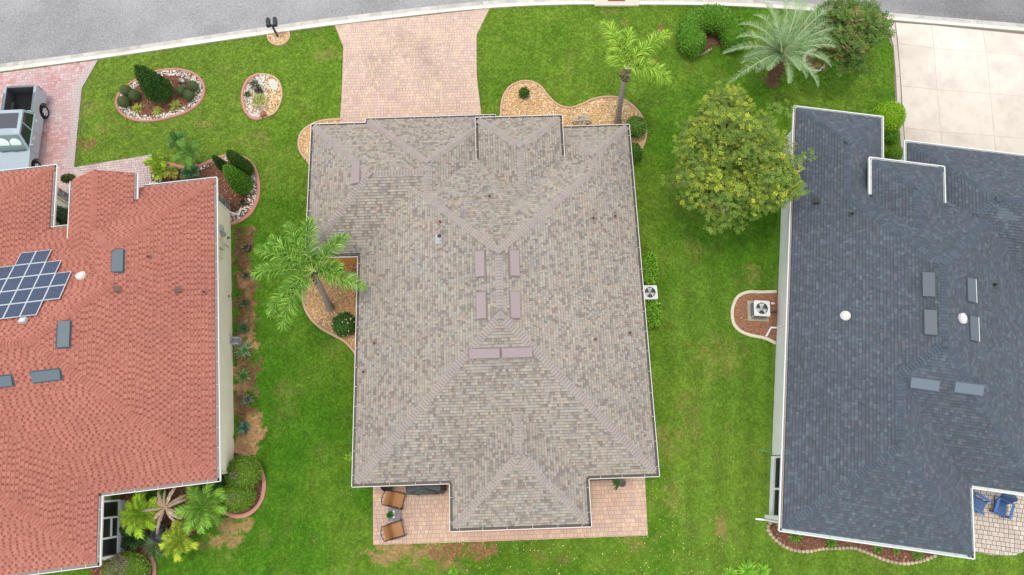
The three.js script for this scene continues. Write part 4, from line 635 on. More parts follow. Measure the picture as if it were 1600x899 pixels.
// broad-leaved trees: limbs from the trunk into leafy clumps, each clump many compound leaves
function tree(name, label, cat, base, { H, cen, rad, clumps, leaves, leafL, seed, pal, tipPal, limbCol, trunkR, feathery }) {
  const R = rng(seed), t = thing(name, label, cat, V(base.x, 0, base.z)), wood = new GB(), cr = new GB(), fork = V(cen.x * 0.25, H * 0.28, cen.z * 0.25);
  mesh('trunk', (() => { const b = new GB(); b.bar(V(), fork, trunkR, limbCol, 10, trunkR * 0.75); for (let i = 0; i < 5; i++) { const a = i * 1.26; b.bar(V(Math.cos(a) * trunkR * 1.3, 0, Math.sin(a) * trunkR * 1.3), V(0, 0.35, 0), trunkR * 0.4, limbCol, 6, trunkR * 0.3); } return b.build(); })(), M.grain, t);
  const spots = [];
  const lobes = Array.from({ length: 17 }, (_, i) => { const d = rdir(R), k = i < 3 ? 0.2 : 0.62 + 0.3 * R(); d.y = Math.abs(d.y) * 0.9 - 0.2; return [V(cen.x + d.x * rad.x * k, cen.y + d.y * rad.y * k, cen.z + d.z * rad.z * k), (i < 3 ? 0.5 : 0.27 + 0.16 * R()) * Math.min(rad.x, rad.z)]; });
  for (let i = 0; i < clumps; i++) { const [lc, lr] = lobes[i % 17], d0 = rdir(R); if (d0.y < -0.4) d0.y *= -0.6; if (i % 9) { spots.push(lc.clone().addScaledVector(d0, lr * Math.pow(R(), 0.36))); continue; } const d = rdir(R), k = Math.pow(R(), 0.42), w = 0.5 + 0.92 * fbm(d.x * 2.6 + seed, d.z * 2.6 + d.y, 3); if (d.y < -0.5) d.y *= -0.6; spots.push(V(cen.x + d.x * rad.x * k * w, cen.y + d.y * rad.y * k * w, cen.z + d.z * rad.z * k * w)); }
  spots.forEach((s, i) => { if (i % 4 === 0) { const mid = V().lerpVectors(fork, s, 0.5).add(V((R() - 0.5) * 0.4, 0.25, (R() - 0.5) * 0.4)); wood.bar(fork, mid, trunkR * 0.34, limbCol, 6, trunkR * 0.2); wood.bar(mid, s, trunkR * 0.2, limbCol, 5, trunkR * 0.06); } });
  for (const s of spots) {
    const tipC = R() < 0.5 ? tipPal : pal, cr0 = feathery ? 0.42 : 0.3;
    for (let j = 0; j < leaves; j++) {
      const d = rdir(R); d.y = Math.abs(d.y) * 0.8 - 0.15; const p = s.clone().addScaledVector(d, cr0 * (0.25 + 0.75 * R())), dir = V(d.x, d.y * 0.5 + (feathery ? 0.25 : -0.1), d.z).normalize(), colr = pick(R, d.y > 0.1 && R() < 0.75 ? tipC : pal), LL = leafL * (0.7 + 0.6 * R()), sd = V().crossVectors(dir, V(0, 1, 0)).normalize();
      for (let q = 0; q < 3; q++) for (const sg of [-1, 1]) { const pp = p.clone().addScaledVector(dir, LL * (0.2 + q * 0.3)); leafQuad(cr, pp, dir.clone().multiplyScalar(0.55).addScaledVector(sd, sg).add(V(0, -0.2 * R(), 0)).normalize(), V(0, 1, 0), LL * 0.5, LL * 0.24, colr); }
    }
  }
  mesh('limbs', wood.build(), M.grain, t); mesh('crown', cr.build(), M.leaf, t); return t;
}
{
  const bs = G(1120, 322);
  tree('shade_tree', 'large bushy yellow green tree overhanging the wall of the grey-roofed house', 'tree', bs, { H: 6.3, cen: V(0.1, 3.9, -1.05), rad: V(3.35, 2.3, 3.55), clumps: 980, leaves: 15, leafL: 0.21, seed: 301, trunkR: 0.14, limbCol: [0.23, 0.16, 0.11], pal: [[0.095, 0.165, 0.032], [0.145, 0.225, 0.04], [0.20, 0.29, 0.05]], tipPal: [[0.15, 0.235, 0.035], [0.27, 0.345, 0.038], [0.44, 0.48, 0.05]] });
  const b2 = G(1273, 95);
  tree('crape_myrtle', 'feathery dark green crape myrtle with reddish sprays near the concrete driveway', 'tree', b2, { H: 4.2, cen: V(0.55, 2.6, 0.25), rad: V(2.1, 1.6, 1.9), clumps: 150, leaves: 24, leafL: 0.26, seed: 302, trunkR: 0.08, feathery: true, limbCol: [0.25, 0.18, 0.13], pal: [[0.06, 0.125, 0.024], [0.10, 0.18, 0.038], [0.14, 0.23, 0.05]], tipPal: [[0.12, 0.20, 0.04], [0.18, 0.21, 0.055], [0.28, 0.17, 0.085]] });
}
// clipped shapes
const cone = (d) => { const t = (d.y + 1) / 2, r = Math.pow(Math.max(0, 1 - t * 0.93), 0.62) * Math.pow(Math.min(1, t * 5 + 0.45), 0.5), k = Math.hypot(d.x, d.z) || 1; return [d.x / k * r * Math.min(1, k * 1.6), d.y, d.z / k * r * Math.min(1, k * 1.6)]; };
shrub('cone_topiary', 'tall dark green cone topiary in the oval island bed', 'topiary', [236, 129], 1.55, 25, GRN.dark, { ry: 1.55, n: 5600, leaf: 0.1, shape: cone, lump: 0.1 });
const balls = [['back ball of the left trio in the oval island bed', 197, 142, 0.34, 10], ['innermost ball of the left trio in the oval island bed', 210, 149, 0.33, 9.5], ['front ball of the left trio in the oval island bed', 193, 159, 0.34, 10], ['smallest innermost ball of the right trio in the oval bed', 283, 142, 0.3, 8.5], ['back ball of the right trio in the oval island bed', 301, 135, 0.34, 9.5], ['front ball of the right trio in the oval island bed', 295, 149, 0.33, 9.5]];
for (const [l, x, y, h, r] of balls) shrub('ball_topiary', 'clipped grey green ' + l, 'topiary', [x, y], h, r, [[0.07, 0.10, 0.038], [0.11, 0.15, 0.055], [0.15, 0.195, 0.08]], { n: 1100, leaf: 0.04, lump: 0.05, ry: h * 1.02, group: 'clipped balls in the oval island bed' });
shrub('cypress', 'bright green clipped cypress leaning nearest the lawn at the house corner', 'shrub', [369, 279], 1.35, 19, [[0.06, 0.16, 0.012], [0.10, 0.24, 0.02], [0.14, 0.30, 0.032]], { ry: 1.5, n: 5200, leaf: 0.075, shape: cone, lump: 0.07 });
shrub('cypress', 'tall dark cypress standing behind the bright green one', 'shrub', [373, 255], 1.35, 17, [[0.032, 0.085, 0.012], [0.05, 0.12, 0.018], [0.075, 0.16, 0.026]], { ry: 1.45, n: 4500, leaf: 0.075, shape: cone, lump: 0.07 });
shrub('cypress', 'small dark cypress tucked between the taller two and the roof corner', 'shrub', [342, 254], 0.8, 9, GRN.dark, { ry: 0.8, n: 2000, leaf: 0.07, shape: cone, lump: 0.08 });
{ // curved hedge by the street
  const R = rng(400), pts = [[1083, 66], [1079, 56], [1079, 46], [1085, 37], [1094, 31], [1105, 28], [1116, 28], [1127, 31], [1137, 37], [1145, 46], [1149, 58]], c = G(1112, 46), t = thing('curved_hedge', 'horseshoe shaped clipped green hedge on the front lawn near the street', 'hedge', V(c.x, 0, c.z)), b = new GB();
  for (const [x, y] of pts) { const p = G(x, y, 0.8); hullShrub(b, p.x - c.x, 0.72, p.z - c.z, 0.74 + 0.06 * R(), 0.8, 0.72 + 0.06 * R(), 1300, 0.11, GRN.mid, R, 0.07); }
  mesh('foliage', b.build(), M.leaf, t); const s = new GB(); for (const [x, y] of pts) { const p = G(x, y, 0.8); s.bar(V(p.x - c.x, 0, p.z - c.z), V(p.x - c.x, 0.7, p.z - c.z), 0.04, [0.15, 0.1, 0.07]); } mesh('stem', s.build(), M.plain, t);
}
shrub('round_bush', 'large round lime green bush at the corner of the concrete driveway', 'bush', [1388, 184], 0.95, 24, GRN.lime, { n: 3200, leaf: 0.1, lump: 0.16 });
shrub('round_bush', 'small dark round bush below the lime green one', 'bush', [1394, 213], 0.42, 11, GRN.mid, { n: 1200, leaf: 0.07 });
shrub('round_bush', 'small low bush half under the raised entry roof gutter', 'bush', [1399, 239], 0.4, 12, [[0.08, 0.18, 0.014], [0.13, 0.25, 0.02], [0.18, 0.32, 0.03]], { n: 1200, leaf: 0.07 });
shrub('round_bush', 'clipped dome bush with bare twigs on top at the rear corner of the red-roofed house', 'bush', [380, 740], 0.62, 25, GRN.topi, { n: 3600, leaf: 0.075, lump: 0.09, twigs: [-0.2, 0.1, 0.2, 60] });
shrub('round_bush', 'clipped dome bush on the lower side of the rear corner bed', 'bush', [370, 777], 0.6, 25, GRN.topi, { n: 3400, leaf: 0.075, lump: 0.11, rzPx: 20, twigs: [0.05, 0.05, 0.28, 50] });
shrub('round_bush', 'wide bush with a grey dead centre beside the lanai corner', 'bush', [196, 889], 0.6, 31, GRN.topi, { n: 3200, leaf: 0.08, lump: 0.14, rzPx: 22, twigs: [-0.15, -0.1, 0.55, 420] });
shrub('flowering_bush', 'green bush dotted with white flowers in the west stone bed', 'bush', [538, 507], 0.5, 18, GRN.dark.map((c) => mul(c, 1.35)), { n: 2200, leaf: 0.08, lump: 0.14, more: (b, R) => { for (let i = 0; i < 26; i++) { const d = rdir(R); d.y = Math.abs(d.y); b.add(new THREE.IcosahedronGeometry(0.035, 0), [0.8, 0.78, 0.74], mat4(d.x * 0.62, 0.5 + d.y * 0.5, d.z * 0.62)); } } });
shrub('round_bush', 'round green bush at the right end of the front stone bed', 'bush', [993, 199], 0.6, 17, [[0.07, 0.16, 0.022], [0.12, 0.24, 0.036], [0.19, 0.32, 0.055]], { n: 2200, leaf: 0.085, lump: 0.14 });
shrub('round_bush', 'green bush against the east wall just below the front stone bed', 'bush', [988, 238], 0.55, 15, [[0.05, 0.13, 0.018], [0.08, 0.18, 0.026], [0.12, 0.24, 0.036]], { n: 1800, leaf: 0.085, lump: 0.16 });
shrub('small_shrub', 'single small shrub alone in the left lobe of the front stone bed', 'shrub', [819, 145], 0.28, 7.5, GRN.dark.map((c) => mul(c, 1.3)), { n: 500, leaf: 0.1, lump: 0.3 });
for (const [l, x, y, rz] of [['taller box hedge above the white air conditioner', 1012, 421, 24], ['shorter box hedge below the white air conditioner', 1018, 492, 18]]) shrub('box_hedge', 'bright green ' + l, 'hedge', [x, y], 0.5, 12, [[0.08, 0.22, 0.016], [0.17, 0.37, 0.03], [0.28, 0.50, 0.055]], { n: 1700, leaf: 0.12, rzPx: rz, lump: 0.12, shape: (d) => { const m = Math.pow(Math.pow(Math.abs(d.x), 4) + Math.pow(Math.abs(d.z), 4) + Math.pow(Math.abs(d.y), 4), -0.25); return [d.x * m, d.y * m, d.z * m]; } });
// tufts: narrow leaves out of one crown
function tuft(name, label, cat, [px, py], L, n, col, o = {}) {
  const R = rng(shrubSeed++), p = G(px, py, o.h ?? 0.1), t = thing(name, label, cat, V(p.x, 0, p.z), 0, o.group), b = new GB();
  for (let i = 0; i < n; i++) { const a = R() * 6.283, e = (o.lift ?? 0.5) + 0.7 * R(), l = L * (0.6 + 0.5 * R()), d = V(Math.cos(a) * Math.cos(e), Math.sin(e), Math.sin(a) * Math.cos(e)), m = d.clone().multiplyScalar(l * 0.6), tip = m.clone().add(V(d.x, d.y * (o.bend ?? -0.2), d.z).multiplyScalar(l * 0.45)), w = V(-d.z, 0, d.x).normalize().multiplyScalar((o.w ?? 0.03) / 2), c = mul(mix(col[0], col[1], R()), 0.8 + 0.4 * R()), z = V(d.x * 0.03, 0.0, d.z * 0.03); b.quad(z.clone().sub(w), m.clone().sub(w), m.clone().add(w), z.clone().add(w), c); b.tri(m.clone().sub(w), tip, m.clone().add(w), c); }
  mesh('leaves', b.build(), M.leaf, t); if (o.extra) o.extra(t, R); return t;
}
const lily = [[0.22, 0.34, 0.03], [0.48, 0.52, 0.10]];
for (const [l, x, y, s] of [['left', 214, 169, 0.42], ['middle', 245, 172, 0.4], ['right and largest', 273, 164, 0.5]]) tuft('lily_clump', `yellow green strap leaf plant, ${l} of three in the oval island bed`, 'plant', [x, y], s, 70, lily, { w: 0.035, lift: 0.25, group: 'yellow green tufts in the oval island bed' });
// palms and crotons by the red-roofed house: several short feathery leaves from the ground
function cluster(name, label, cat, [px, py], h, n, L, col, o = {}) {
  const R = rng(shrubSeed++), p = G(px, py, h), t = thing(name, label, cat, V(p.x, 0, p.z)), g = []; for (let i = 0; i < 3; i++) g.push(frondGeo(R, { L: L * (0.9 + 0.2 * R()), droop: o.droop ?? 0.8, rise: o.rise ?? 0.7, nl: o.nl ?? 26, leafL: o.leafL ?? 0.32, leafW: o.leafW ?? 0.045, col: col.map((c) => mul(c, [0.55, 1.0, 1.2][i])), rib: o.rib ?? mul(col[0], 1.3), sweep: o.sweep ?? 0.6, vee: o.vee ?? 0.3, stiff: o.stiff ?? 0.3, plume: o.plume ?? 0, point: o.point ?? 0 }));
  if (o.trunk !== false) { const b = new GB(); b.bar(V(), V(0, h, 0), 0.07, [0.18, 0.13, 0.09], 8, 0.05); mesh('trunk', b.build(), M.grain, t); }
  for (let i = 0; i < n; i++) { const f = mesh('frond', g[i % 3], M.leaf, t); f.position.y = h; f.rotation.set(0, i / n * 6.283 + R() * 0.5, (R() - 0.5) * 0.6 + (i % 3 === 0 ? 0.25 : 0), 'YXZ'); const s = 0.75 + 0.4 * R(); f.scale.set(s, s, s); } return t;
}
const areca = [[0.14, 0.29, 0.018], [0.34, 0.50, 0.035]];
cluster('pygmy_palm', 'soft light green palm behind the entry bed on the lawn edge', 'palm', [297, 240], 1.15, 14, 1.0, [[0.08, 0.19, 0.03], [0.17, 0.32, 0.06]], { nl: 24, leafL: 0.3, leafW: 0.02, vee: 0.5, point: 0.3 });
cluster('pygmy_palm', 'low dark green palm tuft rising behind the light green palm', 'palm', [278, 222], 0.8, 9, 0.7, [[0.05, 0.14, 0.03], [0.10, 0.21, 0.05]], { leafL: 0.24, leafW: 0.024 });
cluster('croton', 'bright yellow green croton at the end of the pink walk', 'plant', [244, 253], 0.45, 11, 0.6, [[0.13, 0.27, 0.015], [0.34, 0.45, 0.035]], { leafL: 0.2, leafW: 0.06, nl: 14, trunk: false });
cluster('croton', 'lime green croton against the entry eave beside the walk', 'plant', [250, 269], 0.4, 11, 0.6, [[0.14, 0.28, 0.015], [0.32, 0.44, 0.03]], { leafL: 0.22, leafW: 0.09, nl: 14, trunk: false });
cluster('croton', 'bronze and green croton in the middle of the entry bed', 'plant', [268, 268], 0.4, 9, 0.5, [[0.10, 0.14, 0.02], [0.34, 0.30, 0.05]], { leafL: 0.2, leafW: 0.08, nl: 12, trunk: false });
cluster('fern', 'blue green fern tucked under the entry eave', 'plant', [296, 270], 0.4, 12, 0.55, [[0.04, 0.12, 0.05], [0.08, 0.18, 0.08]], { leafL: 0.2, trunk: false });
cluster('areca_palm', 'yellow green areca palm in front of the dark lanai screens', 'palm', [222, 803], 1.3, 20, 1.15, areca, { nl: 21, leafL: 0.42, leafW: 0.03, point: 0.3, stiff: 0.5, sweep: 0.75, droop: 1.0, rise: 0.85 });
cluster('areca_palm', 'fresh green areca palm next to the clipped dome bushes', 'palm', [318, 792], 1.2, 21, 1.2, [[0.10, 0.25, 0.025], [0.24, 0.42, 0.06]], { nl: 21, leafL: 0.42, leafW: 0.03, point: 0.3, stiff: 0.5, sweep: 0.75, droop: 1.0, rise: 0.85 });
cluster('areca_palm', 'yellowing areca palm at the outer edge of the palm bed', 'palm', [281, 842], 0.9, 15, 0.95, [[0.15, 0.27, 0.02], [0.40, 0.44, 0.045]], { nl: 19, leafL: 0.36, leafW: 0.03, point: 0.3, stiff: 0.5, sweep: 0.75, droop: 1.0, rise: 0.85 });
cluster('dead_palm', 'dead brown palm with drooping dry leaves', 'palm', [258, 794], 1.7, 13, 1.2, [[0.34, 0.25, 0.17], [0.58, 0.47, 0.36]], { nl: 30, leafL: 0.13, leafW: 0.04, droop: 0.9, rise: 0.4, vee: -0.3 });
tuft('spiky_plant', 'blue green spiky grass plant below the lanai palms', 'plant', [236, 850], 0.95, 130, [[0.09, 0.17, 0.075], [0.19, 0.28, 0.15]], { w: 0.02, lift: 0.15, h: 0.3 });
cluster('fern', 'dark green shade plant between the lanai wall and the spiky grass', 'plant', [208, 838], 0.35, 14, 0.7, [[0.025, 0.07, 0.018], [0.05, 0.11, 0.03]], { leafL: 0.24, leafW: 0.07, trunk: false });
cluster('fern', 'deep green foliage close under the red roof gutter', 'plant', [330, 763], 0.5, 14, 0.8, [[0.03, 0.09, 0.02], [0.06, 0.15, 0.03]], { leafL: 0.26, leafW: 0.07, trunk: false });
cluster('fern', 'mid green foliage behind the dead palm by the wall', 'plant', [243, 778], 0.5, 14, 0.8, [[0.05, 0.13, 0.02], [0.10, 0.21, 0.03]], { leafL: 0.26, leafW: 0.07, trunk: false });
{ const p = G(255, 833), t = thing('garden_tub', 'dark grey tub half hidden under the yellow palms', 'tub', V(p.x, 0, p.z)), b = new GB(); b.add(new THREE.LatheGeometry([[0, 0], [0.36, 0], [0.42, 0.3], [0.45, 0.34], [0.42, 0.36], [0.38, 0.3], [0.3, 0.1], [0, 0.08]].map(([x, y]) => new THREE.Vector2(x, y)), 24), [0.06, 0.065, 0.08]); mesh('tub_shell', b.build(), M.satin, t); const q = new GB(); q.add(new THREE.CircleGeometry(0.36, 24), [0.02, 0.022, 0.03], mat4(0, 0.26, 0, 0, -Math.PI / 2)); mesh('water', q.build(), M.glass, t); }
// the row along the side wall of the red-roofed house
const ringPot = (name, label, px, r, col, plant) => { const p = G(px[0], px[1], 0.12), t = thing(name, label, 'planter', V(p.x, 0, p.z)), b = new GB(); b.add(new THREE.LatheGeometry([[r * 0.7, 0], [r, 0.05], [r * 1.05, 0.22], [r * 0.98, 0.26], [r * 0.8, 0.24], [r * 0.74, 0.1]].map(([x, y]) => new THREE.Vector2(x, y)), 22), col); mesh('pot', b.build(), M.satin, t); const s = new GB(); s.add(new THREE.CircleGeometry(r * 0.82, 18), [0.05, 0.035, 0.028], mat4(0, 0.13, 0, 0, -Math.PI / 2)); mesh('soil', s.build(), M.plain, t); if (plant) { const R = rng(shrubSeed++), q = new GB(); for (let i = 0; i < plant; i++) { const d = rdir(R); d.y = Math.abs(d.y) * 0.6; leafQuad(q, V(d.x * 0.12, 0.2, d.z * 0.12), d.normalize(), V(0, 1, 0), 0.2, 0.07, mix([0.12, 0.10, 0.08], [0.28, 0.24, 0.18], R())); } mesh('plant', q.build(), M.leaf, t); } return t; };
ringPot('black_planter', 'small black planter on the white rocks by the downspout', [380, 317], 0.16, [0.05, 0.042, 0.04], 10);
ringPot('black_planter', 'black ring planter on bare soil, uppermost along the cream wall', [385, 387], 0.22, [0.055, 0.045, 0.042], 14);
ringPot('black_planter', 'black ring planter with dry stems, second along the cream wall', [384, 431], 0.21, [0.04, 0.034, 0.034], 40);
const agave = [[0.12, 0.24, 0.10], [0.26, 0.40, 0.20]];
for (const [l, x, y, s, c] of [['dark rosette plant with a lime sprout, first below the ring planters', 381, 474, 0.34, [[0.06, 0.08, 0.05], [0.16, 0.22, 0.08]]], ['compact dark green rosette plant, second below the ring planters', 381, 513, 0.36, [[0.05, 0.11, 0.055], [0.11, 0.19, 0.09]]], ['largest spreading blue green rosette plant beside the hose reel', 382, 548, 0.5, agave], ['green rosette plant with pale rim, next below the hose reel', 381, 587, 0.42, [[0.09, 0.20, 0.05], [0.21, 0.34, 0.12]]], ['sparse greyish rosette plant, last but one along the wall', 386, 625, 0.34, [[0.09, 0.11, 0.09], [0.2, 0.25, 0.15]]], ['blue green rosette plant lowest along the cream wall', 382, 669, 0.42, [[0.06, 0.15, 0.10], [0.16, 0.28, 0.18]]]]) tuft('rosette_plant', l, 'plant', [x, y], s * 1.2, 64, c, { w: 0.06, lift: 0.25, bend: 0.3, group: 'rosette plants along the cream wall', extra: (t, R) => { const b = new GB(); for (let i = 0; i < 30; i++) { const d = rdir(R); d.y = Math.abs(d.y) * 0.5; leafQuad(b, V(0.2 * (R() - 0.5), 0.08, 0.2 * (R() - 0.5)), d.normalize(), V(0, 1, 0), s * 0.55, 0.09, mul(c[0], 0.6 + 0.5 * R())); } mesh('inner_leaves', b.build(), M.leaf, t); } });
{ const p = G(368, 533, 0.3), t = thing('hose_reel', 'grey hose reel standing against the cream side wall', 'hose reel', V(p.x, 0, p.z)), b = new GB(); b.add(new THREE.CylinderGeometry(0.2, 0.2, 0.05, 18), [0.42, 0.46, 0.5], mat4(0, 0.32, -0.16, 0, Math.PI / 2)); b.add(new THREE.CylinderGeometry(0.2, 0.2, 0.05, 18), [0.42, 0.46, 0.5], mat4(0, 0.32, 0.16, 0, Math.PI / 2)); b.box(0, 0.05, 0, 0.4, 0.06, 0.4, [0.35, 0.38, 0.42]); mesh('frame', b.build(), M.satin, t); const h = new GB(); for (let i = 0; i < 4; i++) h.add(new THREE.TorusGeometry(0.15, 0.025, 8, 18), [0.3, 0.34, 0.36], mat4(0, 0.32, -0.1 + i * 0.066)); mesh('hose', h.build(), M.satin, t); const pp = new GB(); pp.bar(V(-0.2, 0.35, -0.2), V(-0.32, 0.5, -0.34), 0.014, [0.42, 0.3, 0.2]); pp.bar(V(-0.32, 0.5, -0.34), V(-0.5, 0.52, -0.34), 0.014, [0.42, 0.3, 0.2]); mesh('supply_pipe', pp.build(), M.plain, t); }
for (const [l, x, y, s] of [['green weed sprig against the cream wall near the round bushes', 366, 682, 0.3], ['tiny green sprig at the foot of the cream wall by the rosettes', 361, 462, 0.2]]) tuft('wall_weed', l, 'plant', [x, y], s, 22, [[0.08, 0.22, 0.02], [0.18, 0.34, 0.04]], { w: 0.05 });
// small round island bed
tuft('dark_perennial', 'dark purple green plant at the back of the small round island bed', 'plant', [398, 132], 0.42, 80, [[0.06, 0.065, 0.06], [0.17, 0.20, 0.13]], { w: 0.05, lift: 0.4 });
tuft('dark_perennial', 'dark green tuft on the left rim of the small round island bed', 'plant', [386, 147], 0.36, 60, [[0.03, 0.08, 0.02], [0.08, 0.15, 0.05]], { w: 0.04 });
{ const p = G(405, 157, 0.15), t = thing('square_planter', 'pale square planter of yellow green leaves in the small round bed', 'planter', V(p.x, 0, p.z), -0.12), b = new GB(); b.box(0, 0.1, 0, 0.8, 0.2, 0.74, [0.60, 0.56, 0.33]); b.box(0, 0.2, 0, 0.7, 0.02, 0.64, [0.40, 0.38, 0.2]); mesh('box', b.build(), M.grain, t); const R = rng(71), q = new GB(); for (let i = 0; i < 170; i++) { const d = rdir(R); d.y = Math.abs(d.y); leafQuad(q, V((R() - 0.5) * 0.62, 0.2, (R() - 0.5) * 0.56), d, V(0, 1, 0), 0.2, 0.07, mix([0.22, 0.30, 0.04], [0.58, 0.58, 0.26], R())); } mesh('plant', q.build(), M.leaf, t); }
ringPot('black_planter', 'black bowl planter behind the pale square planter', [404, 142], 0.2, [0.035, 0.04, 0.03], 16);
{ const p = G(427, 133), t = thing('stepping_stone', 'pale grey flat stone on the tan half of the small round bed', 'stone', V(p.x, 0, p.z), 0.5), b = new GB(); b.add(new THREE.IcosahedronGeometry(0.5, 2), [0.62, 0.61, 0.57], mat4(0, 0.05, 0, 0, 0, 0, 0.5, 0.12, 0.85)); mesh('stone', b.build(), M.grain, t); }
{ const p = G(412, 181), t = thing('clay_pot', 'terracotta pot lying at the lower rim of the small round bed', 'pot', V(p.x, 0, p.z), 0.6), b = new GB(); b.add(new THREE.LatheGeometry([[0, 0], [0.1, 0], [0.17, 0.26], [0.19, 0.27], [0.19, 0.33], [0.15, 0.32], [0.1, 0.05]].map(([x, y]) => new THREE.Vector2(x, y)), 18), [0.42, 0.19, 0.12], mat4(-0.15, 0.16, 0, 0, 0, -1.4)); mesh('pot', b.build(), M.grain, t); }
{ const p = G(285, 128), t = thing('garden_ornament', 'weathered grey stone ornament among the rocks of the oval bed', 'ornament', V(p.x, 0, p.z)), b = new GB(); b.add(new THREE.SphereGeometry(0.16, 14, 10), [0.32, 0.30, 0.28], mat4(0, 0.14, 0)); b.add(new THREE.SphereGeometry(0.1, 12, 8), [0.6, 0.58, 0.55], mat4(0.12, 0.2, 0.08)); b.add(new THREE.SphereGeometry(0.09, 12, 8), [0.12, 0.11, 0.1], mat4(-0.13, 0.12, 0.1)); b.add(new THREE.TorusGeometry(0.2, 0.035, 8, 20), [0.16, 0.14, 0.13], mat4(0.02, 0.04, 0, 0, Math.PI / 2)); mesh('carving', b.build(), M.grain, t); }
{ const p = G(908, 190), t = thing('rock_group', 'striped pale boulders in the front stone bed against the house', 'rocks', V(p.x, 0, p.z)), R = rng(81); for (const [x, z, s] of [[-0.28, 0.02, 0.24], [0.02, -0.05, 0.28], [0.3, 0, 0.26], [0.12, 0.16, 0.2], [-0.1, 0.18, 0.18]]) { const g = new THREE.IcosahedronGeometry(s, 2), q = g.attributes.position; for (let i = 0; i < q.count; i++) { const d = V(q.getX(i), q.getY(i), q.getZ(i)), k = 0.75 + 0.5 * fbm(d.x * 6 + x * 9, d.z * 6 + d.y * 5, 2); q.setXYZ(i, d.x * k, d.y * k * 0.8, d.z * k); } g.computeVertexNormals(); const b = new GB(); b.add(g, (px, py, pz) => (Math.sin(px * 34 + pz * 22 + py * 10 + x * 5) > 0.1 ? [0.66, 0.58, 0.44] : [0.24, 0.22, 0.19])); const m = mesh('boulder', b.build(), M.grain, t); m.position.set(x, s * 0.45, z); m.rotation.y = R() * 6; } }
{ const p = G(553, 437), t = thing('well_cover', 'pale grey domed cover on the stones by the orange wall', 'cover', V(p.x, 0, p.z)), b = new GB(); b.add(new THREE.SphereGeometry(0.5, 20, 8, 0, 6.3, 0, 1.57), [0.52, 0.51, 0.50], mat4(0, 0, 0, 0, 0, 0, 0.85, 0.35, 1)); mesh('dome', b.build(), M.grain, t); }
// plants by the red-roofed entry
{ const p = G(106, 279, 1.5), b0 = thing('potted_topiary', 'small ball tree in a pot beside the red-roofed entry', 'potted plant', V(p.x, 0, p.z)), b = new GB(), R = rng(91); hullShrub(b, 0, 1.5, 0, 0.37, 0.2, 0.26, 900, 0.07, GRN.olive, R, 0.16); mesh('foliage', b.build(), M.leaf, b0); const s = new GB(); s.bar(V(0, 0.3, 0), V(0, 1.5, 0), 0.025, [0.2, 0.13, 0.08]); mesh('stem', s.build(), M.plain, b0); const q = new GB(); q.add(new THREE.CylinderGeometry(0.2, 0.15, 0.34, 16), [0.4, 0.35, 0.28], mat4(0, 0.17, 0)); mesh('pot', q.build(), M.grain, b0); }
shrub('entry_vine', 'grey green climbing plant against the garage wall in the entry recess', 'plant', [93, 335], 1.0, 12, [[0.05, 0.09, 0.045], [0.09, 0.14, 0.075], [0.14, 0.19, 0.11]], { ry: 1.0, n: 2200, leaf: 0.075, shape: cone, lump: 0.3, rzPx: 17 });
// border plants, bottom weeds
for (const [l, x, y, s] of [['leftmost leafy perennial in the back border of the grey-roofed house', 1245, 839, 0.5], ['second leafy perennial in the back border of the grey-roofed house', 1299, 848, 0.45], ['third leafy perennial in the back border, half under the gutter', 1373, 858, 0.34], ['yellowish perennial in the back border between greener ones', 1402, 862, 0.25], ['rightmost leafy perennial in the back border near the stone end', 1433, 866, 0.42]]) tuft('border_perennial', l, 'plant', [x, y], s, 54, [[0.05, 0.14, 0.02], [0.16, 0.28, 0.04]], { w: 0.06, lift: 0.3, group: 'perennials in the back border' });
for (const [l, x, y, s, n] of [['largest bright green seedling clump at the bottom edge of the lawn', 1168, 892, 0.62, 110], ['left bright green seedling clump at the bottom edge of the lawn', 1142, 897, 0.45, 60], ['right bright green seedling clump at the bottom edge of the lawn', 1192, 893, 0.5, 70], ['single green sprout in the lawn below the patio chairs', 709, 893, 0.3, 24], ['pale weed beside the west gutter of the brown-roofed house', 545, 715, 0.3, 22]]) tuft('lawn_weed', l, 'plant', [x, y], s, n, [[0.10, 0.30, 0.015], [0.24, 0.46, 0.05]], { w: 0.09, lift: 0.2 });

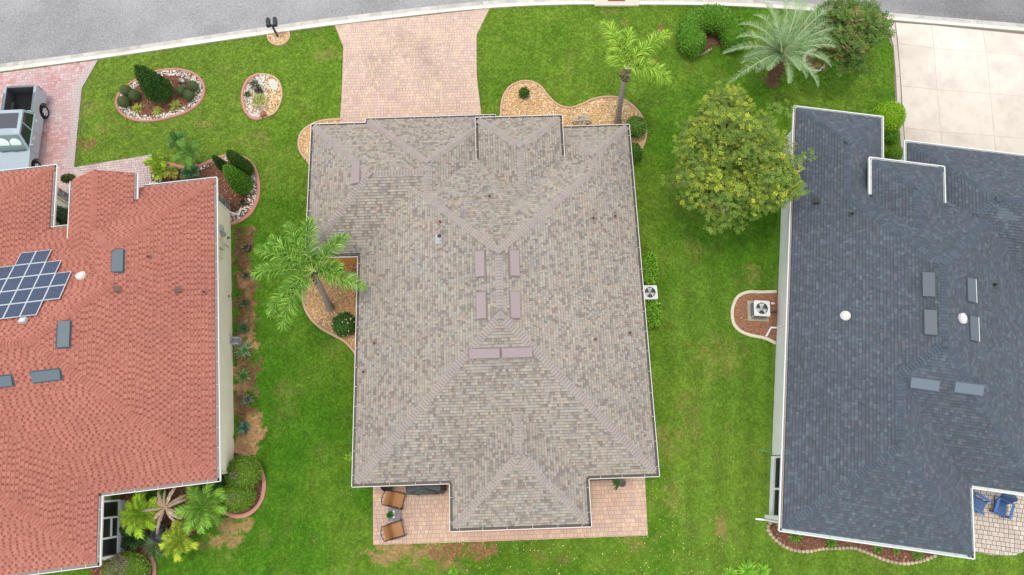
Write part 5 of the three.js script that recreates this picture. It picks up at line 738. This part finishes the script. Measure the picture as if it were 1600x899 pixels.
// ---------------------------------------------------------------- things that stand about
function acUnit(label, [px, py], s, turn, padPad) {
  const H = 0.72, p = G(px, py, H), t = thing('air_conditioner', label, 'air conditioner', V(p.x, 0, p.z), turn), h = s / 2;
  const pad = new GB(); pad.box(0, 0.045, 0, s + padPad, 0.09, s + padPad, [0.45, 0.40, 0.30]); mesh('pad', pad.build(), M.grain, t);
  const b = new GB(); for (const k of [-1, 1]) { b.box(k * (h - 0.03), 0.38, 0, 0.03, 0.58, s - 0.03, [0.10, 0.115, 0.125]); b.box(0, 0.38, k * (h - 0.03), s - 0.09, 0.58, 0.03, [0.10, 0.115, 0.125]); } for (let i = 0; i < 9; i++) for (const [x, z, sx, sz] of [[0, h - 0.01, s - 0.08, 0.012], [0, -h + 0.01, s - 0.08, 0.012], [h - 0.01, 0, 0.012, s - 0.08], [-h + 0.01, 0, 0.012, s - 0.08]]) b.box(x, 0.14 + i * 0.06, z, sx, 0.022, sz, [0.22, 0.24, 0.25]); for (const x of [-1, 1]) for (const z of [-1, 1]) b.box(x * (h - 0.03), 0.38, z * (h - 0.03), 0.06, 0.6, 0.06, [0.5, 0.53, 0.54]); mesh('cabinet', b.build(), M.satin, t);
  const sh = new THREE.Shape(), r = 0.1; sh.moveTo(-h + r, -h); sh.lineTo(h - r, -h); sh.quadraticCurveTo(h, -h, h, -h + r); sh.lineTo(h, h - r); sh.quadraticCurveTo(h, h, h - r, h); sh.lineTo(-h + r, h); sh.quadraticCurveTo(-h, h, -h, h - r); sh.lineTo(-h, -h + r); sh.quadraticCurveTo(-h, -h, -h + r, -h); const ho = new THREE.Path(); ho.absarc(0, 0, h * 0.79, 0, 6.2832, true); sh.holes.push(ho);
  const g = new THREE.ExtrudeGeometry(sh, { depth: 0.05, bevelEnabled: true, bevelSize: 0.012, bevelThickness: 0.012, bevelSegments: 2, curveSegments: 24 }); g.rotateX(-Math.PI / 2); g.translate(0, H - 0.05, 0); const tb = new GB(); tb.add(g, [0.70, 0.73, 0.75]); mesh('top_cover', tb.build(), M.satin, t);
  const f = new GB(); f.add(new THREE.CylinderGeometry(h * 0.78, h * 0.78, 0.02, 28), [0.05, 0.055, 0.06], mat4(0, H - 0.24, 0)); for (let k = 0; k < 3; k++) { const a = k * 2.094 + 0.4, q = (r2, d, y) => V(Math.cos(a + d) * r2, y, Math.sin(a + d) * r2); f.quad(q(h * 0.16, -0.5, H - 0.09), q(h * 0.76, -0.28, H - 0.1), q(h * 0.76, 0.62, H - 0.05), q(h * 0.16, 0.7, H - 0.06), [0.74, 0.78, 0.8]); } f.add(new THREE.CylinderGeometry(h * 0.24, h * 0.24, 0.14, 18), [0.55, 0.58, 0.6], mat4(0, H - 0.12, 0)); mesh('fan', f.build(), M.satin, t);
  const gr = new GB(); for (let k = 1; k <= 5; k++) gr.add(new THREE.TorusGeometry(h * 0.79 * k / 5.2, 0.005, 4, 36), [0.30, 0.32, 0.33], mat4(0, H + 0.005, 0, 0, Math.PI / 2)); for (let k = 0; k < 8; k++) { const a = k * 0.785; gr.bar(V(0, H + 0.01, 0), V(Math.cos(a) * h * 0.8, H + 0.01, Math.sin(a) * h * 0.8), 0.005, [0.3, 0.32, 0.33], 4); } mesh('fan_grille', gr.build(), M.satin, t); return t;
}
const acR = acUnit('grey air conditioner in the ivory edged mulch bed', [1191, 482], 0.82, -0.06, 0.3);
{ const b = new GB(); b.bar(V(0.4, 0.3, -0.15), V(0.62, 0.08, 0.02), 0.03, [0.02, 0.02, 0.02], 7); b.bar(V(0.62, 0.08, 0.02), V(0.95, 0.3, 0.05), 0.03, [0.02, 0.02, 0.02], 7); b.bar(V(0.3, 0.2, -0.42), V(0.75, 0.1, -0.5), 0.02, [0.03, 0.03, 0.03], 7); b.box(0.78, 0.14, -0.45, 0.2, 0.1, 0.1, [0.7, 0.68, 0.64]); mesh('refrigerant_line', b.build(), M.satin, acR); }
acUnit('white air conditioner between two box hedges at the east wall', [1016, 457], 0.76, 0.03, 0.22);
{ // twin mailbox
  const p = G(434, 57), t = thing('twin_mailbox', 'two black mailboxes on one post at the kerb', 'mailbox', V(p.x, 0, p.z), 0.12), c = [0.022, 0.034, 0.048];
  const b = new GB(); b.box(0, 0.5, 0, 0.1, 1.0, 0.1, [0.03, 0.035, 0.04]); b.box(0, 0.98, -0.06, 0.5, 0.06, 0.12, c); b.box(0, 0.75, -0.05, 0.06, 0.06, 0.3, c); mesh('post', b.build(), M.satin, t);
  for (const s of [-1, 1]) { const sh = new THREE.Shape(); sh.moveTo(-0.105, 0); sh.lineTo(0.105, 0); sh.lineTo(0.105, 0.14); sh.absarc(0, 0.14, 0.105, 0, Math.PI, false); sh.lineTo(-0.105, 0); const g = new THREE.ExtrudeGeometry(sh, { depth: 0.5, bevelEnabled: true, bevelSize: 0.008, bevelThickness: 0.008, bevelSegments: 1, curveSegments: 10 }); g.translate(s * 0.2, 1.01, -0.42); const q = new GB(); q.add(g, c); const m = mesh('mailbox_body', q.build(), M.satin, t); const d = new GB(); d.add(new THREE.ShapeGeometry(sh), [0.05, 0.065, 0.08], mat4(s * 0.2, 1.01, -0.435)); d.box(s * 0.2, 1.2, -0.445, 0.05, 0.02, 0.02, [0.3, 0.3, 0.3]); mesh('door', d.build(), M.satin, m); const fl = new GB(); fl.box(s * 0.32, 1.2, -0.2, 0.012, 0.05, 0.16, [0.25, 0.03, 0.03]); mesh('flag', fl.build(), M.satin, m); }
}
{ // sling chairs
  const sling = (label, px, turn) => {
    const p = G(px[0], px[1], 0.45), t = thing('sling_chair', label, 'chair', V(p.x, 0, p.z), turn, 'sling chairs on the patio'), fr = [0.045, 0.03, 0.024], s = 0.33;
    const cloth = (pts, col) => { const b = new GB(); for (let i = 0; i < pts.length - 1; i++) for (let k = 0; k < 6; k++) { const q = (j, m) => { const u = m / 6 * 2 - 1, sag = 0.03 * (1 - u * u); return V(pts[j][0], pts[j][1] - sag, u * s); }; b.quad(q(i, k), q(i, k + 1), q(i + 1, k + 1), q(i + 1, k), mul(col(i, pts.length), 0.96 + 0.08 * hash(i, k))); } return b.build(); };
    const tan = [0.40, 0.215, 0.105], dk = [0.34, 0.165, 0.07];
    mesh('seat', cloth([[0.36, 0.44], [0.34, 0.46], [0.2, 0.44], [0.0, 0.41], [-0.1, 0.4]], () => tan), M.plain, t);
    mesh('backrest', cloth([[-0.1, 0.4], [-0.16, 0.46], [-0.22, 0.6], [-0.3, 0.78], [-0.38, 0.95], [-0.43, 1.02], [-0.46, 1.03]], (i) => (i < 3 ? dk : tan)), M.plain, t);
    for (const z of [-1, 1]) { const b = new GB(), zz = z * (s + 0.02), L = [[0.44, 0.02], [0.38, 0.44], [0.0, 0.41], [-0.12, 0.42], [-0.34, 0.84], [-0.48, 1.04]]; for (let i = 0; i < L.length - 1; i++) b.bar(V(L[i][0], L[i][1], zz), V(L[i + 1][0], L[i + 1][1], zz), 0.022, fr, 7); b.bar(V(-0.1, 0.42, zz), V(-0.42, 0.02, zz), 0.02, fr, 7); mesh('side_frame', b.build(), M.satin, t); const a = new GB(); a.bar(V(-0.28, 0.66, zz * 1.07), V(0.1, 0.67, zz * 1.09), 0.025, fr, 7); a.bar(V(0.1, 0.67, zz * 1.09), V(0.46, 0.62, zz * 1.07), 0.025, fr, 7); a.bar(V(0.44, 0.62, zz * 1.07), V(0.4, 0.4, zz), 0.02, fr, 7); mesh('armrest', a.build(), M.satin, t); }
    const b = new GB(); for (let i = 0; i < 8; i++) { const u = i / 8 * 2 - 1, v = (i + 1) / 8 * 2 - 1; b.bar(V(-0.48 - 0.1 * (1 - u * u), 1.04 + 0.03 * (1 - u * u), u * (s + 0.02)), V(-0.48 - 0.1 * (1 - v * v), 1.04 + 0.03 * (1 - v * v), v * (s + 0.02)), 0.022, fr, 7); } for (const z of [-0.2, 0, 0.2]) b.bar(V(-0.4, 0.92, z), V(-0.565, 1.06, z), 0.012, fr, 5); b.bar(V(0.4, 0.38, -s), V(0.4, 0.38, s), 0.018, fr, 6); b.bar(V(-0.16, 0.36, -s), V(-0.16, 0.36, s), 0.018, fr, 6); mesh('back_rail', b.build(), M.satin, t);
  };
  sling('brown sling patio chair nearest the covered grill', [618, 781], -0.24); sling('brown sling patio chair nearest the lawn corner of the patio', [617, 829], 0.28);
  const p = G(615.5, 804.5, 0.46), t = thing('side_table', 'grey slatted side table between the two brown chairs', 'table', V(p.x, 0, p.z), 0.05);
  for (let i = 0; i < 7; i++) { const b = new GB(); b.box(0, 0.46, -0.26 + i * 0.087, 0.6, 0.025, 0.074, mul([0.155, 0.16, 0.185], 0.9 + 0.2 * hash(i, 5))); mesh('slat', b.build(), M.satin, t); } const f = new GB(); for (const x of [-1, 1]) for (const z of [-1, 1]) f.box(x * 0.28, 0.22, z * 0.27, 0.045, 0.44, 0.045, [0.09, 0.092, 0.1]); f.box(0, 0.43, 0.29, 0.6, 0.05, 0.03, [0.1, 0.1, 0.11]); f.box(0, 0.43, -0.29, 0.6, 0.05, 0.03, [0.1, 0.1, 0.11]); mesh('leg_frame', f.build(), M.satin, t);
  const pp = G(609.5, 805, 0.55), pt = thing('potted_plant', 'small green plant on the slatted side table', 'potted plant', V(pp.x, 0.474, pp.z)), b = new GB(); b.add(new THREE.CylinderGeometry(0.1, 0.075, 0.14, 14), [0.05, 0.06, 0.055], mat4(0, 0.07, 0)); mesh('pot', b.build(), M.satin, pt); const R = rng(61), q = new GB(); for (let i = 0; i < 60; i++) { const d = rdir(R); d.y = Math.abs(d.y); leafQuad(q, V(d.x * 0.05, 0.14, d.z * 0.05), d, V(0, 1, 0), 0.16, 0.07, mix([0.02, 0.10, 0.02], [0.06, 0.24, 0.04], R())); } mesh('leaves', q.build(), M.leaf, pt);
  const mp = G(615, 804, 0.475), m = new GB(); m.box(0, 0.008, 0, 0.1, 0.012, 0.34, [0.74, 0.75, 0.76], 0.05); m.box(0.012, 0.016, 0.03, 0.07, 0.006, 0.2, [0.5, 0.52, 0.55], -0.08); const mo = tag(mesh('folded_paper', m.build(), M.plain, scene), 'folded white paper beside the plant on the side table', 'paper'); mo.position.set(mp.x, 0.474, mp.z);
}
{ // covered grill: cloth dropped over a long cart, hem in loose folds
  const w = brown.toWorld(3.16, 0, 0.17), t = thing('covered_grill', 'long barbecue under a dark grey cover by the back wall', 'grill', w, brown.turn), b = new GB(), N = 72, lv = [[0, 0.82, 0.02], [0.05, 0.8, 0], [0.35, 0.78, 0.01], [0.75, 0.8, 0.02], [0.95, 0.86, 0.03], [1.02, 0.7, 0]], rows = [];
  const sq = (a, hx, hz) => { const c = Math.cos(a), s = Math.sin(a), m = Math.pow(Math.pow(Math.abs(c), 5) + Math.pow(Math.abs(s), 5), -0.2); return [c * m * hx, s * m * hz]; };
  for (const [y, k, j] of [[0.03, 1.06, 0.05], [0.3, 1.02, 0.035], [0.7, 0.99, 0.02], [0.92, 0.98, 0.01], [1.03, 0.94, 0.004], [1.08, 0.84, 0], [1.1, 0.4, 0], [1.1, 0.001, 0]]) rows.push(Array.from({ length: N }, (_, i) => { const a = i / N * 6.283, [x, z] = sq(a, 0.94 * k, 0.36 * k), f = j * (Math.sin(a * 17) + 0.6 * Math.sin(a * 29 + 1)), hump = y > 0.9 ? 0.07 * sst(0.35, 0.5, x) * sst(0.75, 0.6, x) + 0.03 * Math.sin(x * 9) : 0; return V(x * (1 + f), y + hump, z * (1 + f * 1.6)); }));
  for (let r = 0; r < rows.length - 1; r++) for (let i = 0; i < N; i++) b.quad(rows[r][i], rows[r + 1][i], rows[r + 1][(i + 1) % N], rows[r][(i + 1) % N], mul([0.042, 0.052, 0.056], 0.85 + 0.3 * hash(i >> 2, r)));
  mesh('cover', mergeVertices(b.build()), M.satin, t); const k = new GB(); k.bar(V(0.5, 1.13, 0.3), V(0.75, 0.98, 0.36), 0.016, [0.015, 0.017, 0.018]); k.box(0.1, 0.9, 0.37, 0.07, 0.04, 0.01, [0.5, 0.5, 0.5]); mesh('strap', k.build(), M.plain, t);
  const p2 = brown.toWorld(1.22, 0, 0.02), d = thing('black_pot', 'round black pot half under the eave beside the grill', 'pot', p2), q = new GB(); q.add(new THREE.LatheGeometry([[0, 0], [0.2, 0], [0.28, 0.3], [0.32, 0.5], [0.29, 0.52], [0.25, 0.4], [0, 0.38]].map(([x, y]) => new THREE.Vector2(x, y)), 22), [0.03, 0.032, 0.035]); mesh('shell', q.build(), M.satin, d);
  const p3 = G(972, 755, 0.2), e = thing('grey_pot', 'dark grey round pot with fern at the eave of the right patio', 'planter', V(p3.x, 0, p3.z)), q2 = new GB(); q2.add(new THREE.LatheGeometry([[0, 0], [0.14, 0], [0.2, 0.26], [0.19, 0.3], [0.16, 0.26], [0, 0.22]].map(([x, y]) => new THREE.Vector2(x, y)), 20), [0.10, 0.095, 0.095]); mesh('pot', q2.build(), M.satin, e);
  const R = rng(63), lf = new GB(); for (let i = 0; i < 70; i++) { const a = Math.PI + (R() - 0.5) * 2.4, dd = V(Math.cos(a), 0.4 * R(), Math.sin(a) * 0.7).normalize(); leafQuad(lf, V(-0.1, 0.28, -0.05), dd, V(0, 1, 0), 0.25 + 0.3 * R(), 0.06, mix([0.02, 0.09, 0.02], [0.09, 0.2, 0.05], R())); } mesh('fern', lf.build(), M.leaf, e);
  const p4 = brown.toWorld(12.0, 0, -0.1), e2 = thing('storage_bench', 'low dark bench under the eave of the right patio', 'bench', p4, brown.turn), q3 = new GB(); q3.box(0, 0.28, 0, 1.2, 0.5, 0.42, [0.05, 0.048, 0.045]); q3.box(0, 0.55, 0, 1.28, 0.05, 0.48, [0.07, 0.066, 0.062]); mesh('box', q3.build(), M.satin, e2);
}
{ // blue fan-back chairs
  const adir = (label, px, turn) => {
    const p = G(px[0], px[1], 0.4), t = thing('adirondack_chair', label, 'chair', V(p.x, 0, p.z), turn, 'blue chairs on the beige patio'), c = [0.032, 0.085, 0.215];
    for (let i = 0; i < 6; i++) { const b = new GB(); b.box(0.34 - i * 0.11, 0.37 - i * 0.03, 0, 0.1, 0.022, 0.56, mul(c, 1.25 + 0.15 * hash(i, 2)), 0, 0, 0.27); mesh('seat_slat', b.build(), M.satin, t); }
    for (let i = 0; i < 7; i++) { const u = i - 3, b = new GB(), L = 0.84 - 0.022 * u * u; b.box(0, L / 2, 0, 0.022, L, 0.088, mul(c, 0.75 + 0.15 * hash(i, 9))); const m = mesh('back_slat', b.build(), M.satin, t); m.position.set(-0.26, 0.2, u * 0.078); m.rotation.set(u * 0.055, 0, 0.52, 'ZXY'); }
    for (const z of [-1, 1]) { const b = new GB(); b.box(0.06, 0.56, z * 0.37, 0.74, 0.028, 0.13, mul(c, 1.6)); mesh('armrest', b.build(), M.satin, t); const l = new GB(); l.box(0.36, 0.28, z * 0.31, 0.09, 0.56, 0.03, c); mesh('leg', l.build(), M.satin, t); const k = new GB(); k.bar(V(0.4, 0.34, z * 0.28), V(-0.5, 0.03, z * 0.28), 0.035, c, 4); mesh('leg', k.build(), M.satin, t); }
    const b = new GB(); b.box(-0.33, 0.55, 0, 0.06, 0.03, 0.78, c); b.box(0.4, 0.33, 0, 0.03, 0.1, 0.6, mul(c, 1.2)); mesh('cross_rail', b.build(), M.satin, t);
  };
  adir('blue fan back chair standing clear on the beige patio', [1567, 793], -2.35 + 0.3); adir('blue fan back chair half under the grey roof eave', [1527, 786], -0.6);
}
{ const a = G(1184, 703), b2 = G(1206, 708), g = new THREE.TubeGeometry(new THREE.CatmullRomCurve3([V(a.x, 0.05, a.z), V(lerp(a.x, b2.x, 0.5), 0.07, lerp(a.z, b2.z, 0.45)), V(b2.x, 0.12, b2.z), V(b2.x + 0.15, 0.4, b2.z)]), 24, 0.022, 8), q = new GB(); q.add(g, [0.08, 0.42, 0.20]); tag(mesh('garden_hose', q.build(), M.satin, scene), 'short bright green hose lying by the white side wall', 'hose'); }
{ // pickup truck, nose towards the house
  const a = G(78, 182), f = G(66, 268), ang = 0.05, t = thing('pickup_truck', 'silver blue pickup truck with open bed on the rose driveway', 'truck', V(-27.93, 0, -18.3), ang), B = [0.34, 0.42, 0.48], K = [0.02, 0.022, 0.025], W = 0.93;
  const prof = (pts, arches, x0, x1, name, bev = 0.03) => { const s = new THREE.Shape(); s.moveTo(...pts[0]); for (const p of pts.slice(1)) s.lineTo(...p); for (const [z, r] of arches) { s.lineTo(z - r, 0.42); s.absarc(z, 0.4, r, Math.PI, 0, true); } s.closePath(); const g = new THREE.ExtrudeGeometry(s, { depth: x1 - x0 - bev * 2, bevelEnabled: true, bevelSize: bev, bevelThickness: bev, bevelSegments: 2, curveSegments: 16 }); g.rotateY(-Math.PI / 2); g.translate(x1 - bev, 0, 0); const b = new GB(); b.add(g, B); return b; };
  // shape coordinates are (z, y)
  mesh('body', prof([[2.45, 0.42], [2.58, 0.55], [2.6, 0.85], [2.42, 0.98], [1.15, 1.1], [1.0, 1.14], [-1.28, 1.12], [-1.28, 0.42]], [[1.75, 0.46]], -W, W, 'body').build(), M.paint, t);
  { const b = new GB(); for (const s of [-1, 1]) b.add(prof([[-1.28, 0.42], [-1.28, 1.3], [-2.86, 1.32], [-2.92, 1.26], [-2.92, 0.6], [-2.75, 0.45]], [[-1.75, 0.46]], s > 0 ? W - 0.16 : -W, s > 0 ? W : -W + 0.16).build(), B); b.box(0, 0.95, -2.88, 1.6, 0.72, 0.07, B); b.box(0, 0.95, -1.32, 1.6, 0.7, 0.06, B); mesh('cargo_bed', b.build(), M.paint, t); const l = new GB(); l.box(0, 0.62, -2.1, 1.56, 0.05, 1.5, K); for (let i = -6; i <= 6; i++) l.box(i * 0.12, 0.65, -2.1, 0.04, 0.02, 1.46, [0.03, 0.032, 0.036]); for (const s of [-1, 1]) { l.box(s * 0.77, 0.95, -2.1, 0.03, 0.68, 1.5, [0.05, 0.055, 0.06]); l.box(s * 0.63, 0.78, -1.8, 0.22, 0.3, 0.7, [0.04, 0.043, 0.047]); l.box(s * 0.85, 1.335, -2.08, 0.12, 0.02, 1.58, [0.16, 0.19, 0.21]); } l.box(0, 0.95, -2.83, 1.54, 0.66, 0.02, [0.06, 0.065, 0.07]); l.box(0, 1.32, -2.88, 1.6, 0.02, 0.1, [0.16, 0.19, 0.21]); mesh('bed_liner', l.build(), M.plain, t); }
  const lo = { z0: -1.3, z1: 1.12, x: 0.9, y: 1.1 }, hi = { z0: -1.12, z1: 0.38, x: 0.7, y: 1.8 }, mid = (u, v, s) => V(s * lerp(lo.x, hi.x, v), lerp(lo.y, hi.y, v), lerp(lerp(lo.z0, hi.z0, v), lerp(lo.z1, hi.z1, v), u));
  { const b = new GB(); for (const s of [-1, 1]) b.quad(mid(0, 0, s), mid(1, 0, s), mid(1, 1, s), mid(0, 1, s), B); b.quad(mid(1, 0, -1), mid(1, 0, 1), mid(1, 1, 1), mid(1, 1, -1), B); b.quad(mid(0, 0, -1), mid(0, 0, 1), mid(0, 1, 1), mid(0, 1, -1), B); const r = new GB(), n = 8; for (let i = 0; i < n; i++) for (let j = 0; j < n; j++) { const q = (u, v) => { const x = lerp(-hi.x, hi.x, u), z = lerp(hi.z0, hi.z1, v); return V(x, hi.y + 0.06 * (1 - Math.pow(Math.abs(u * 2 - 1), 3)) * (1 - Math.pow(Math.abs(v * 2 - 1), 4)), z); }; b.quad(q(i / n, j / n), q((i + 1) / n, j / n), q((i + 1) / n, (j + 1) / n), q(i / n, (j + 1) / n), B); } mesh('cab', b.build(), M.paint, t); }
  const pane = (name, pts, col, off) => { const b = new GB(), n = V().crossVectors(V().subVectors(pts[1], pts[0]), V().subVectors(pts[2], pts[0])).normalize(); if (n.y < 0) n.negate(); b.quad(...pts.map((p) => p.clone().addScaledVector(n, off)), col); return mesh(name, b.build(), M.glass, t); };
  for (const s of [-1, 1]) { pane('side_window', [mid(0.06, 0.12, s), mid(0.46, 0.12, s), mid(0.46, 0.9, s), mid(0.1, 0.9, s)], [0.012, 0.02, 0.02], 0.006); pane('side_window', [mid(0.5, 0.12, s), mid(0.93, 0.12, s), mid(0.93, 0.9, s), mid(0.5, 0.9, s)], [0.015, 0.025, 0.026], 0.006); }
  pane('windscreen', [V(-0.8, 1.15, 1.09), V(0.8, 1.15, 1.09), V(0.64, 1.77, 0.42), V(-0.64, 1.77, 0.42)], [0.10, 0.17, 0.17], 0.006); pane('rear_window', [V(-0.72, 1.28, -1.25), V(0.72, 1.28, -1.25), V(0.6, 1.7, -1.15), V(-0.6, 1.7, -1.15)], [0.012, 0.016, 0.018], -0.008);
  { const b = new GB(); for (const [x, r] of [[-0.36, 0.3], [0.33, 0.27]]) { const g = new THREE.CircleGeometry(1, 20); b.add(g, [0.66, 0.80, 0.78], mat4(x, 1.485, 0.752, 0, -0.7467, 0, r * 1.15, r * 0.95, 1)); } mesh('sunshade', b.build(), M.glass, t); }
  { const b = new GB(); b.box(0, 1.862, -0.42, 1.06, 0.012, 0.92, [0.035, 0.042, 0.055]); mesh('sunroof', b.build(), M.glass, t); }
  for (const [x, z] of [[W - 0.1, -1.75], [-W + 0.1, -1.75], [W - 0.1, 1.75], [-W + 0.1, 1.75]]) { const o = mesh('wheel', (() => { const b = new GB(); b.add(new THREE.LatheGeometry([[0.24, -0.11], [0.34, -0.12], [0.385, -0.08], [0.385, 0.08], [0.34, 0.12], [0.24, 0.11]].map(([a2, y]) => new THREE.Vector2(a2, y)), 28), [0.018, 0.018, 0.02], mat4(0, 0, 0, 0, 0, Math.PI / 2)); return b.build(); })(), M.plain, t); o.position.set(x, 0.385, z); const r = new GB(), s = Math.sign(x); r.add(new THREE.CylinderGeometry(0.25, 0.25, 0.1, 24), [0.05, 0.05, 0.055], mat4(0, 0, 0, 0, 0, Math.PI / 2)); for (let k = 0; k < 6; k++) { const a2 = k * 1.047; r.box(s * 0.07, Math.sin(a2) * 0.13, Math.cos(a2) * 0.13, 0.05, 0.07, 0.24, [0.55, 0.56, 0.58], 0, -a2); } r.add(new THREE.TorusGeometry(0.235, 0.02, 8, 28), [0.5, 0.5, 0.52], mat4(s * 0.08, 0, 0, Math.PI / 2)); mesh('rim', r.build(), M.satin, o); }
  for (const s of [-1, 1]) { const b = new GB(); b.box(s * 1.04, 1.18, 0.78, 0.22, 0.16, 0.1, B); mesh('wing_mirror', b.build(), M.paint, t); const l = new GB(); l.box(s * 0.87, 1.02, -2.9, 0.14, 0.4, 0.06, [0.35, 0.02, 0.02]); mesh('tail_light', l.build(), M.glass, t); const h = new GB(); h.box(s * 0.72, 0.86, 2.52, 0.36, 0.16, 0.14, [0.6, 0.63, 0.65]); mesh('headlight', h.build(), M.glass, t); for (const z of [-0.85, 0.25]) { const d = new GB(); d.box(s * (W + 0.015), 0.98, z, 0.03, 0.04, 0.17, [0.62, 0.68, 0.72]); mesh('door_handle', d.build(), M.satin, t); } const g = new GB(); for (const z of [-0.12, 1.05]) g.box(s * (W + 0.001), 0.78, z, 0.006, 0.62, 0.012, [0.05, 0.06, 0.07]); mesh('door_gap', g.build(), M.plain, t); const ar = new GB(); for (const z of [-1.75, 1.75]) ar.add(new THREE.TorusGeometry(0.47, 0.035, 6, 20, Math.PI), K, mat4(s * (W - 0.02), 0.4, z, Math.PI / 2)); mesh('arch_trim', ar.build(), M.plain, t); }
  { const b = new GB(); b.box(0, 0.5, 2.6, 1.8, 0.2, 0.12, [0.3, 0.33, 0.36]); b.box(0, 0.52, -2.98, 1.75, 0.18, 0.14, [0.45, 0.47, 0.5]); mesh('bumper', b.build(), M.satin, t); const g = new GB(); g.box(0, 0.78, 2.6, 1.0, 0.22, 0.05, K); mesh('front_grille', g.build(), M.satin, t); const w = new GB(); w.bar(V(-0.6, 1.17, 1.13), V(0.05, 1.2, 1.1), 0.012, K, 5); w.bar(V(0.1, 1.17, 1.13), V(0.7, 1.2, 1.1), 0.012, K, 5); mesh('wiper', w.build(), M.plain, t); }
}
// ---------------------------------------------------------------- grass blades, fallen leaves
{
  const R = rng(900), g = new GB(); for (let i = 0; i < 7; i++) { const a = R() * 6.28, l = 0.05 + 0.05 * R(), d = V(Math.cos(a) * l * 0.8, l * 0.75, Math.sin(a) * l * 0.8), w = V(-Math.sin(a) * 0.008, 0, Math.cos(a) * 0.008), o = V((R() - 0.5) * 0.09, 0, (R() - 0.5) * 0.09); g.tri(o.clone().sub(w), o.clone().add(d), o.clone().add(w), [1, 1, 1]); }
  const blade = g.build(), spots = [];
  for (let i = 0; i < 420000; i++) { const z = -28.5 + 34.5 * R(), half = 26 + (5 - z) * 0.2, x = (R() * 2 - 1) * half; if (isLawn(x, z)) spots.push([x, z]); }
  const o = new THREE.InstancedMesh(blade, new THREE.MeshPhysicalMaterial({ roughness: 0.9, specularIntensity: 0.15, side: THREE.DoubleSide }), spots.length), m = new THREE.Matrix4(), c = new THREE.Color();
  o.name = 'grass'; spots.forEach(([x, z], i) => { const s = 0.6 + 0.7 * R(); m.makeRotationY(R() * 6.28).scale(V(s, s * (0.6 + 0.6 * R()), s)).setPosition(x, 0.002, z); o.setMatrixAt(i, m); const k = mul(lawnColor(x, z), 0.95 + 0.36 * R()); o.setColorAt(i, c.setRGB(...k)); });
  o.receiveShadow = o.castShadow = true; scene.add(stuff(tag(o, 'mown green lawn grass between the houses and the street', 'grass')));
  const lf = new GB(); leafQuad(lf, V(-0.5, 0, 0), V(1, 0, 0), V(0, 1, 0), 1, 0.55, [1, 1, 1]); const list = [], lr = rng(910);
  for (let i = 0; i < 340; i++) { const q = lr(), p = q < 0.72 ? G(690 + 460 * lr(), 838 + 62 * lr()) : q < 0.87 ? G(1005 + 65 * lr(), 745 + 100 * lr()) : G(480 + 700 * lr(), 560 + 330 * lr()); if (isLawn(p.x, p.z) && p.z < 5) list.push(p); }
  const L = new THREE.InstancedMesh(lf.build(), new THREE.MeshStandardMaterial({ roughness: 0.6, side: THREE.DoubleSide }), list.length); L.name = 'fallen_leaves';
  list.forEach((p, i) => { const s = 0.04 + 0.05 * lr(); m.compose(V(p.x, 0.06 + 0.03 * lr(), p.z), new THREE.Quaternion().setFromEuler(new THREE.Euler((lr() - 0.5) * 0.8, lr() * 6.28, (lr() - 0.5) * 0.8)), V(s, s, s)); L.setMatrixAt(i, m); const k = lr(); L.setColorAt(i, c.setRGB(...(k < 0.6 ? [0.62, 0.58, 0.14] : k < 0.85 ? [0.70, 0.64, 0.42] : [0.45, 0.26, 0.12]))); });
  scene.add(stuff(tag(L, 'scattered yellow fallen leaves on the back lawn', 'leaves')));
}
renderer.render(scene, camera);
